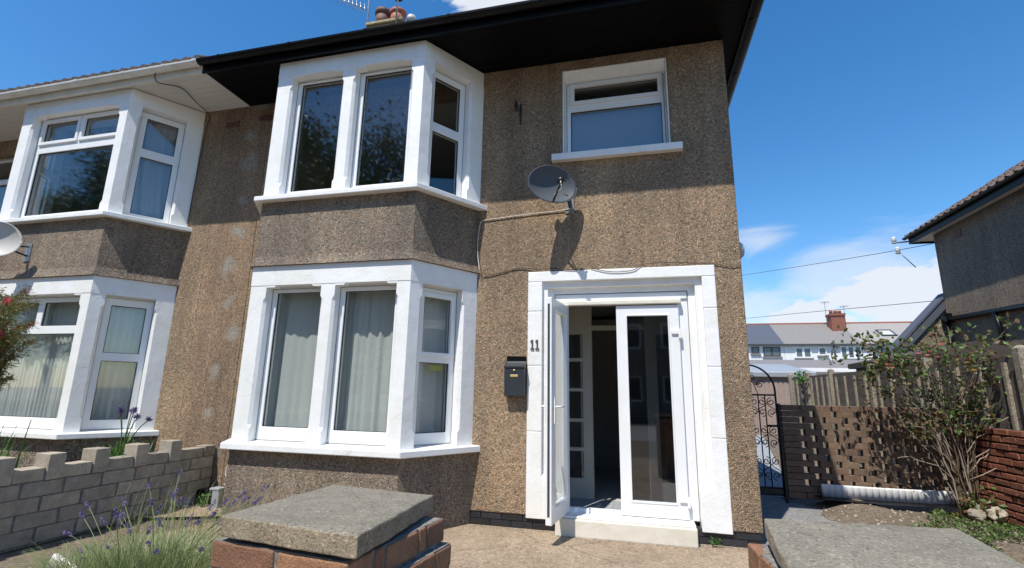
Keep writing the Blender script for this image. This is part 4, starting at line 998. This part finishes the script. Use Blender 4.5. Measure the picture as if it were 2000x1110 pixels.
# ground cover
b = MB(); random.seed(8)
for i in range(7500):
    x = random.uniform(1.35, 2.66); y = random.uniform(-1.0, 1.45)
    if y > 1.36-(2.0-x)*1.1 and x < 2: continue
    if math.sin(x*5+y*3)+math.sin(x*2.3-y*4.1) < -.75: continue
    leaf(b, Vector((x, y, hz(x, y)+random.uniform(.005, .05))), rv()+Vector((0, 0, .35)), Vector((0, 0, 1)), random.uniform(.025, .05), random.uniform(.015, .03))
tag(b.build('ground_cover', M['leaf_cov']), kind='stuff')
b = MB()
for i in range(60): leaf(b, Vector((-.42, -.06, .02))+Vector((random.uniform(-.04, .04), random.uniform(-.025, .02), random.uniform(0, .05))), rv(), rv(), .03, .014)
tag(b.build('weed', M['leaf_g']), 'tiny green weed growing against the black plinth right of the step', 'weed')
b = MB()
for i in range(90): leaf(b, Vector((-5.80, -.30, .04))+Vector((random.uniform(-.04, .04), random.uniform(-.04, .04), random.uniform(-.02, .09))), rv(), rv(), .05, .016)
tag(b.build('weed', M['leaf_g']), 'small green weed growing by the grey drain pipe', 'weed')
# lavender
random.seed(17)
la = thing('lavender_bush', 'straggly lavender with purple spikes in front of the block wall', 'lavender', (-4.0, -2.5, 0))
b = MB(); s_ = MB(); hds = []
def blade(b, p0, p1, p2, w):
    pts = bez(p0, p1, p2, 5); side = (p2-p0).cross(Vector((0, 0, 1)));
    if side.length < 1e-4: side = Vector((1, 0, 0))
    side.normalize(); n = len(pts); vs = []; fs = []
    for i, p in enumerate(pts): ww = w*(1-.75*i/(n-1)); vs += [p-side*ww, p+side*ww]
    for i in range(n-1): fs.append((2*i, 2*i+1, 2*i+3, 2*i+2))
    b.add(vs, fs)
for k in range(7500):
    a = random.uniform(0, 6.28); rr = math.sqrt(random.random())*.5; p0 = Vector((-3.98+math.cos(a)*rr*1.3, -2.52+math.sin(a)*rr*.95, 0))
    o = Vector((math.cos(a), math.sin(a), 0)); L_ = random.uniform(.12, .42); p2 = p0+o*rr*random.uniform(.1, .6)+Vector((random.gauss(0, .08), random.gauss(0, .08), L_*(1.15-rr*.9)))
    blade(b, p0, p0+Vector((0, 0, L_*.6)), p2, random.uniform(.002, .0042))
b.build('foliage', M['leaf_lav'], la)
def bez_fl(p0, p2): return bez(p0, (p0+p2)/2+Vector((0, 0, .08)), p2, 6)
targets = [(-4.35, -2.05, .55), (-4.62, -2.2, .42), (-4.45, -2.35, .40), (-4.40, -2.0, .68), (-4.20, -2.2, .55), (-4.28, -2.1, .50), (-3.9, -2.1, .52), (-3.85, -2.0, .56), (-3.6, -2.15, .56), (-3.55, -2.3, .50), (-3.5, -2.2, .66),
           (-4.6, -2.45, .26), (-4.5, -2.5, .24), (-4.45, -2.4, .28), (-4.68, -2.35, .25), (-3.35, -2.4, .40), (-3.4, -2.5, .52), (-3.7, -2.75, .42), (-3.6, -2.85, .36), (-3.85, -2.85, .33), (-4.0, -2.5, .36), (-3.45, -2.7, .44), (-4.25, -2.45, .40), (-3.3, -2.3, .46), (-4.05, -2.95, .25), (-3.9, -3.05, .25)]
for i in range(30): targets.append((-4.05+random.gauss(0, .35), -2.3+random.gauss(0, .3), random.uniform(.38, .6)))
for t in targets:
    p2 = Vector(t); p0 = Vector((-3.98, -2.5, .05))+Vector((random.gauss(0, .12), random.gauss(0, .1), 0)); pts = bez_fl(p0, p2); s_.tube(pts, .0022, 4)
    d = (pts[-1]-pts[-2]).normalized(); hd = MB(); Ls = random.uniform(.04, .075)
    for q in range(46):
        u = random.random(); c = p2+d*(u*Ls)+rv()*.008*(1.15-u*.6); leaf(hd, c, rv()+d*.5, rv(), .013, .009)
    hd.build('flower_spike', M['purple'], la)
s_.build('stem', M['leaf_lav'], la)
# dry grass between lavender and wall
b = MB()
for k in range(240):
    p0 = Vector((random.uniform(-5.6, -4.4), random.uniform(-1.6, -1.0), 0)); L_ = random.uniform(.12, .5); blade(b, p0, p0+Vector((0, 0, L_*.7)), p0+Vector((random.gauss(0, .12), random.gauss(0, .12), L_)), .002)
tag(b.build('grass', M['leaf_lav']), kind='stuff')
# agapanthus
random.seed(41)
ag = thing('agapanthus', 'agapanthus with strappy leaves and purple heads behind the block wall', 'plant', (-6.4, -.8, 0))
b = MB(); s_ = MB()
for k in range(90):
    a = random.uniform(0, 6.28); p0 = Vector((-6.42, -.85, .25))+Vector((random.gauss(0, .10), random.gauss(0, .12), 0)); o = Vector((math.cos(a), math.sin(a), 0)); L_ = random.uniform(.35, .55)
    blade(b, p0, p0+Vector((0, 0, L_)), p0+o*random.uniform(.1, .3)+Vector((0, 0, L_*random.uniform(.75, 1.1))), .009)
b.build('leaves', M['leaf_g'], ag)
for x, y, z in ((-6.45, -.9, 1.06), (-6.30, -.9, 1.05), (-6.24, -.92, 1.06), (-6.05, -.9, .97), (-6.15, -.95, 1.0), (-6.52, -.85, 1.03)):
    s_.tube(bez(Vector((-6.4, -.85, .3)), Vector((-6.4, -.85, .8)), Vector((x, y, z)), 6), .005, 5); hd = MB()
    for q in range(50): leaf(hd, Vector((x, y, z)), rv()+Vector((0, 0, .35)), rv(), random.uniform(.03, .055), .012)
    hd.build('flower_head', M['purple'], ag)
s_.build('stem', M['leaf_g'], ag)
b = MB()
for k in range(26):
    p0 = Vector((-6.75+random.gauss(0, .06), -1.75+random.gauss(0, .07), .1)); blade(b, p0, p0+Vector((0, 0, .5)), p0+Vector((random.gauss(0, .16), random.gauss(0, .12), random.uniform(.55, .95))), .012)
tag(b.build('strappy_plant', M['leaf_g']), 'upright green sword-leaved plant behind the wall at the left edge', 'plant')
# bottlebrush
random.seed(51)
bb = thing('bottlebrush_shrub', 'bottlebrush shrub with red flowers at the left edge', 'shrub', (-7.0, -1.75, 0))
st = MB(); lv = MB(); fl = []
for k in range(44):
    tip = Vector((random.uniform(-7.6, -6.62), -1.8+random.gauss(0, .22), random.uniform(1.25, 2.32)))
    if tip.x > -6.8: tip.z = random.uniform(1.7, 2.1)
    p = bez(Vector((-7.15, -1.75, .1)), Vector((-7.15+(tip.x+7.15)*.3, -1.8, tip.z*.95)), tip, 10); st.tube(p, .012, 5, True, .003)
    for i in range(300):
        t = random.uniform(.45, 1); c = p[int(t*10)].lerp(p[min(10, int(t*10)+1)], random.random())+rv()*random.uniform(.01, .07)
        leaf(lv, c, rv()+Vector((.4, 0, .1)), rv(), random.uniform(.04, .075), .009)
    if k % 2 == 0: fl.append((p[-2], p[-1]))
st.build('branch', M['cane'], bb); lv.build('foliage', M['leaf_bb'], bb)
for p, q in fl:
    b = MB(); d = (q-p).normalized()
    for i in range(150):
        s = rv(); s = (s-d*s.dot(d)).normalized(); leaf(b, p+d*random.uniform(0, .11), s+d*.2, d, .032, .004)
    b.build('flower', M['red_fl'], bb)

# ---------------------------------------------------------------- right-hand house
RH = thing('detached_house', 'brown rendered house with tiled hip roof beyond the fence on the right', 'house', (9, 5, 0))
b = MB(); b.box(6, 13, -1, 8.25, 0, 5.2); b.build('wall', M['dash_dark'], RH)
b = MB(); b.box(5.80, 5.999, -1.6, 8.85, 5.19, 5.215); b.box(6, 13, 8.251, 8.8, 5.19, 5.215); b.build('soffit', M['soffit_w'], RH)
b = MB(); b.box(5.775, 5.799, -1.6, 8.87, 5.15, 5.34); b.box(5.80, 13, 8.851, 8.87, 5.15, 5.30); b.build('fascia', M['black'], RH)
g = MB(); P_ = [(5.375, -1.6), (5.375, 8.9)]
g.loft([[(5.72+math.cos(math.pi*a/8)*.055, yy, 5.33-math.sin(math.pi*a/8)*.055) for a in range(9)] for yy in (-1.6, 8.93)]); g.build('gutter', M['black'], RH)
b = MB(); ex0, ex1, ey0, ey1 = 5.74, 13.6, -1.7, 8.93; zb = 5.35; zr = 7.9; xm = 9.5; ym0, ym1 = 2.4, 4.9
ns = 60
def rolls(b, a0, a1, b0, b1, n, rows=14):
    """tiled slope from eave a0-a1 to ridge b0-b1 with rolls and stepped courses"""
    a0, a1, b0, b1 = map(Vector, (a0, a1, b0, b1)); nn = (a1-a0).cross(b0-a0).normalized()
    if nn.z < 0: nn = -nn
    vs = []; fs = []; m = n*4
    for j in range(rows):
        for e in (0, 1):
            v = (j+e)/rows
            for i in range(m+1):
                u = i/m; p = (a0.lerp(a1, u)).lerp(b0.lerp(b1, u), v); h = .025*math.sin(2*math.pi*i/4*1.0)+(.03 if e == 0 else .0)
                vs.append(p+nn*h)
    W = m+1
    for r in range(rows*2-1):
        for i in range(m): a = r*W+i; fs.append((a, a+1, a+W+1, a+W))
    b.add(vs, fs)
rolls(b, (ex0, ey1, zb), (ex0, ey0, zb), (xm, ym1, zr), (xm, ym0, zr), 44, 16); rolls(b, (ex1, ey1, zb), (ex0, ey1, zb), (xm, ym1, zr), (xm, ym1, zr), 30, 16)
b.build('roof_tiles', M['tile_b'], RH)
b = MB(); b.add([(ex0, ey0, zb-.01), (ex1, ey0, zb-.01), (ex1, ey1, zb-.01), (ex0, ey1, zb-.01), (xm, ym0, zr-.04), (xm, ym1, zr-.04)], [(0, 3, 2, 1), (0, 1, 4), (1, 2, 5, 4), (2, 3, 5), (3, 0, 4, 5)]); b.build('roof', M['tile'], RH)
b = MB(); b.tube([(5.94, 8.2, 3.13), (5.94, 5.3, 3.02), (5.94, 2, 2.9)], .055, 10); b.tube([(5.93, 8.15, 3.12), (5.93, 8.15, .2)], .045, 10); b.tube([(5.92, 6.55, 3.05), (5.93, 6.5, 2.7), (5.93, 6.5, .2)], .045, 10); b.build('waste_pipe', M['black'], RH)
b = MB(); b.box(5.88, 6.0, 8.06, 8.26, 3.06, 3.26); b.build('pipe_hopper', M['black'], RH)
for y, z in ((7.35, 4.93), (7.26, 2.52)):
    b = MB(); b.box(5.985, 6.01, y-.11, y+.11, z-.08, z+.08); b.build('air_brick', M['pot_d'], RH)
lt = thing('lean_to', 'lean-to with steep dark barge board behind the right-hand house', 'outbuilding', (5.5, 8.4, 0))
b = MB(); b.loft([[(4.55, y, .0), (6.1, y, 0), (6.1, y, 3.45), (4.55, y, 1.72)] for y in (8.32, 8.6)]); b.build('wall', M['dash_dark'], lt)
b = MB(); b.loft([[(6.10, y, 3.50), (6.10, y, 3.72), (4.35, y, 1.86), (4.35, y, 1.64)] for y in (8.262, 8.30)]); b.build('barge_board', M['slate_d'], lt)
b = MB(); b.loft([[(6.10, y, 3.74), (6.10, y, 3.80), (4.30, y, 1.90), (4.30, y, 1.84)] for y in (8.24, 8.65)]); b.build('roof', M['slate_d'], lt)
sh = thing('garden_shed', 'brown felted shed roof showing between roses and fence', 'shed', (4.1, 5, 0))
b = MB(); b.box(3.3, 5.3, 4.4, 6.4, 0, 1.9); b.build('wall', M['garage'], sh)
b = MB(); b.loft([[(3.2, y, 1.90), (5.4, y, 1.90), (5.4, y, 2.0), (4.3, y, 2.26), (3.2, y, 2.0)] for y in (4.3, 6.5)]); b.build('roof', M['tile'], sh)
# insulator on the corner
ins = thing('insulator_bracket', 'white twin insulator bracket at the eaves of the right-hand house', 'insulator', (5.6, 8.6, 5.1))
b = MB(); b.tube([(5.76, 8.85, 5.22), (5.5, 8.9, 5.22), (5.45, 8.9, 5.28)], .02, 6); b.tube([(5.52, 8.9, 5.0), (5.86, 8.9, 4.55)], .012, 5); b.build('arm', M['metal'], ins)
for z in (5.22, 4.95):
    b = MB(); b.lathe([(.03, -.09), (.06, -.07), (.035, -.02), (.065, 0), (.035, .04), (.06, .07), (.03, .09)], (5.47+(.05 if z < 5 else 0), 8.9, z+.06), 12); b.build('insulator', M['render_w'], ins)
wire('overhead_wire', [(5.98, 8.2, 5.05), (5.52, 8.95, 5.03), (2.9, 20, 6.85), (-5, 60, 13.8)], .008, 'plastic_b', 'upper overhead wire crossing the sky from the right-hand eaves', 'wire', 5)
wire('overhead_wire', [(6.4, 9.2, 3.75), (4.5, 12, 3.95), (3.0, 24, 5.35), (.0, 44, 8.0)], .008, 'plastic_b', 'lower overhead wire passing in front of the terrace chimney', 'wire', 5)

# ---------------------------------------------------------------- buildings at the back
gg = thing('garage', 'low flat-roofed garage with pinkish doors seen through the gate', 'garage', (3.2, 14.5, 0))
b = MB(); b.box(1.4, 4.6, 14, 17.5, 0, 1.98); b.build('wall', M['garage'], gg)
b = MB(); b.box(1.3, 4.9, 13.85, 17.6, 1.981, 2.12); b.loft([[(x, 13.85, 2.12), (x, 17.6, 2.12), (x, 17.6, 2.62), (x, 13.9, 2.16)] for x in (1.3, 4.9)]); b.build('roof', M['grey_pl'], gg)
for x in (2.0, 3.1):
    b = MB(); b.box(x, x+.95, 13.965, 13.999, 0, 1.85)
    for k in range(6): b.box(x+.04+k*.15, x+.14+k*.15, 13.95, 13.964, .04, 1.8)
    b.build('door', M['garage'], gg)
g5 = thing('outbuilding', 'long low grey roofed extension in front of the far terrace', 'outbuilding', (12, 30, 0))
b = MB(); b.box(4.0, 22, 28, 34, 0, 3.0); b.build('wall', M['render_w'], g5)
b = MB(); b.loft([[(x, 27.8, 2.75), (x, 34, 3.85), (x, 34, 3.0), (x, 27.8, 2.65)] for x in (3.9, 22.1)]); b.build('roof', M['slate'], g5)
def terrace(label, x0, x1, wallm, roofm, wins, framem, chim=None, sky=None):
    t = thing('terraced_house', label, 'house', ((x0+x1)/2, 40, 0), 'terraced houses beyond the gardens')
    b = MB(); b.box(x0+.01, x1-.01, 40, 48, 0, 5.55); b.build('wall', M[wallm], t)
    b = MB(); b.add([(x0, 39.75, 5.5), (x1, 39.75, 5.5), (x1, 48.3, 5.5), (x0, 48.3, 5.5), (x0, 44, 7.72), (x1, 44, 7.72)], [(0, 1, 5, 4), (2, 3, 4, 5), (0, 4, 3), (1, 2, 5), (0, 3, 2, 1)]); b.build('roof', M[roofm], t)
    b = MB(); b.box(x0, x1, 39.68, 39.76, 5.40, 5.52); b.build('gutter', M['grey_win'], t)
    b = MB(); b.box(x0, x1, 43.9, 44.1, 7.68, 7.80); b.build('ridge_tiles', M['pot'], t)
    for a, c_, z0, z1, np_ in wins:
        b = MB(); pw_ = (c_-a)/np_
        b.panel(a, c_, z0, z1, [(a+k*pw_+.09, a+(k+1)*pw_-.09, z0+.09, z1-.09) for k in range(np_)], 39.94, 40.02); f = b.build('window', M[framem], t)
        for k in range(np_): b = MB(); b.box(a+k*pw_+.08, a+(k+1)*pw_-.08, 39.97, 39.99, z0+.08, z1-.08); b.build('pane', M['pane_far'], f)
        b = MB(); b.box(a-.1, c_+.1, 39.86, 39.999, z0-.12, z0-.001); b.build('window_sill', M['slate'], t)
    if chim:
        b = MB(); b.box(chim-.52, chim+.52, 42.3, 43.3, 6.2, 8.18); b.box(chim-.60, chim+.60, 42.22, 43.38, 8.18, 8.36); c2 = b.build('chimney', M['brickfar'], t)
        for dx in (-.32, .02, .34): b = MB(); b.lathe([(.16, 0), (.14, .25), (.16, .3), (.11, .32)], (chim+dx, 42.8, 8.36), 10); b.build('chimney_pot', M['pot'], c2)
    if sky:
        xa_, za, w_, h_ = sky; sl = (7.72-5.5)/4.25
        T_ = lambda x, d, z: Vector((x, 39.75+(z-5.5)/sl-d*.3, z+d*.5))
        b = MB(T_); b.panel(xa_, xa_+w_, za, za+h_, [(xa_+.12, xa_+w_-.12, za+.07, za+h_-.07)], .02, .16); f = b.build('skylight', M['grey_win'], t)
        b = MB(T_); b.box(xa_+.1, xa_+w_-.1, .04, .10, za+.06, za+h_-.06); b.build('pane', M['dish_w'], f)
    return t
terrace('far white terraced house under a dark blue slate roof', 4.5, 10.9, 'render_w', 'slate_d', [(8.4, 9.0, 4.75, 5.3, 1), (9.3, 10.6, 4.5, 5.3, 2)][:2], 'grey_win')
terrace('far white terraced house with grey slate roof and red chimney', 10.9, 16.6, 'render_w', 'slate', [(11.7, 12.9, 4.4, 5.25, 2), (13.4, 14.0, 4.6, 5.25, 1), (15.0, 16.5, 4.35, 5.35, 3)], 'upvc', 15.95)
terrace('far terraced house with weathered roof and a skylight', 16.6, 21.9, 'render_w', 'tile_grey', [(17.2, 18.4, 4.4, 5.3, 2), (19.2, 20.6, 4.4, 5.3, 2)], 'upvc', None, (18.6, 6.25, 1.1, .6))
terrace('far terraced house mostly hidden by the right-hand house', 21.9, 28, 'render_w', 'slate_d', [(23, 24.4, 4.4, 5.3, 2)], 'upvc')
b = MB(); b.tube([(14.55, 39.85, 5.8), (14.55, 39.85, 3.2)], .07, 6); tag(b.build('soil_pipe', M['grey_win']), 'dark soil pipe rising between windows of the far white terrace', 'pipe')
for x, y, h_ in ((15.3, 43.0, .95), (16.75, 43.0, .55)):
    b = MB(); b.tube([(x, y, 7.4), (x, y, 8.6+h_)], .02, 5); b.tube([(x-.3, y, 8.5+h_), (x+.4, y, 8.55+h_)], .016, 5)
    for k in range(4): b.tube([(x-.25+.17*k, y, 8.4+h_), (x-.25+.17*k, y, 8.64+h_)], .01, 4)
    tag(b.build('television_aerial', M['grey_win']), 'tiny aerial %s the red chimney of the far terrace' % ('left of' if x < 16 else 'right of'), 'aerial')

def added_street_house(label, x0, x1, y1, wallm):  # unseen houses added so the glass mirrors something darker than the bright horizon
    t = thing('added_street_house', label, 'house', ((x0+x1)/2, y1-4, 0), 'unseen houses added across the street to darken the glass reflections')
    wn = [(x0+1+k*2.6, x0+2.6+k*2.6, z, z+1.25) for k in range(int((x1-x0-1)/2.6)) for z in (.9, 3.5)]
    b = MB(lambda a, d, z: Vector((a, y1-d, z))); b.panel(x0, x1, 0, 5.3, wn, 0, .3); b.build('wall', M[wallm], t)
    b = MB(); b.box(x0, x1, y1-8, y1-.301, 0, 5.3); b.build('wall', M['dark_in'], t)
    b = MB(); b.add([(x0-.3, y1+.4, 5.2), (x1+.3, y1+.4, 5.2), (x1+.3, y1-8.4, 5.2), (x0-.3, y1-8.4, 5.2), (x0+2, y1-4, 8.2), (x1-2, y1-4, 8.2)], [(0, 4, 5, 1), (1, 5, 2), (2, 5, 4, 3), (3, 4, 0), (0, 1, 2, 3)]); b.build('roof', M['tile'], t)
    for a, c_, z0, z1 in wn:
        b = MB(lambda a_, d, z: Vector((a_, y1-d, z))); b.panel(a, c_, z0, z1, [(a+.08, (a+c_)/2-.04, z0+.08, z1-.08), ((a+c_)/2+.04, c_-.08, z0+.08, z1-.08)], .08, .15); b.build('window_frame', M['upvc'], t)
added_street_house('unseen brown house added across the street to darken the front door glass', -6, 5, -20, 'dash_dark')
added_street_house('unseen white house added across the street for the lower bay to mirror', -19, -8, -22, 'render_w')
added_street_house('unseen dull brown house added far left across the street for reflections', -34, -22, -22, 'dash_dark')
sheet('road', [(-60, -16), (60, -16), (60, -9.5), (-60, -9.5)], .0, 'side')
# ---------------------------------------------------------------- street trees mirrored in the upper panes
def tree(x, y, h, r, label, n=26000):
    t = thing('tree', label, 'tree', (x, y, 0), 'trees across the street reflected in the windows')
    b = MB(); b.tube([Vector((x, y, 0)), Vector((x+.1, y, h*.4)), Vector((x, y+.1, h*.8))], .35, 9, True, .08); cl = []
    for k in range(46):
        a = random.uniform(0, 6.28); q = math.sqrt(random.random()); z = random.uniform(.22, .95); rr = r*q*math.sin(math.pi*min(1, (z-.2)/.85))**.6
        c = Vector((x+math.cos(a)*rr, y+math.sin(a)*rr, h*z)); cl.append(c); b.tube(bez(Vector((x, y, h*.3)), Vector((x, y, h*z*.8)), c, 5), .09, 5, True, .02)
    b.build('trunk', M['bark'], t); lv = MB()
    for k in range(n):
        c = random.choice(cl)+Vector((random.gauss(0, .8), random.gauss(0, .8), random.gauss(0, .7))); leaf(lv, c, rv(), rv(), random.uniform(.16, .32), random.uniform(.12, .2))
    lv.build('crown', M['leaf_tree'], t)
random.seed(61)
for i, (x, y, h, r) in enumerate(((-14.5, -17, 14.6, 3.6), (-20, -19, 16.5, 4.2), (-26, -19, 15.5, 4.5), (-34, -22, 18, 5), (-44, -24, 19, 5.5), (-9.5, -24, 15, 4))):
    tree(x, y, h, r, ['broad tree across the street mirrored in the bay, nearest the door', 'tall tree across the street, second from the right in the reflection', 'tree across the street mirrored left of the tall one', 'large tree across the street far to the left', 'biggest tree at the far left end of the street row', 'smaller tree set back behind the others across the street'][i])
print('objects', len(bpy.data.objects))
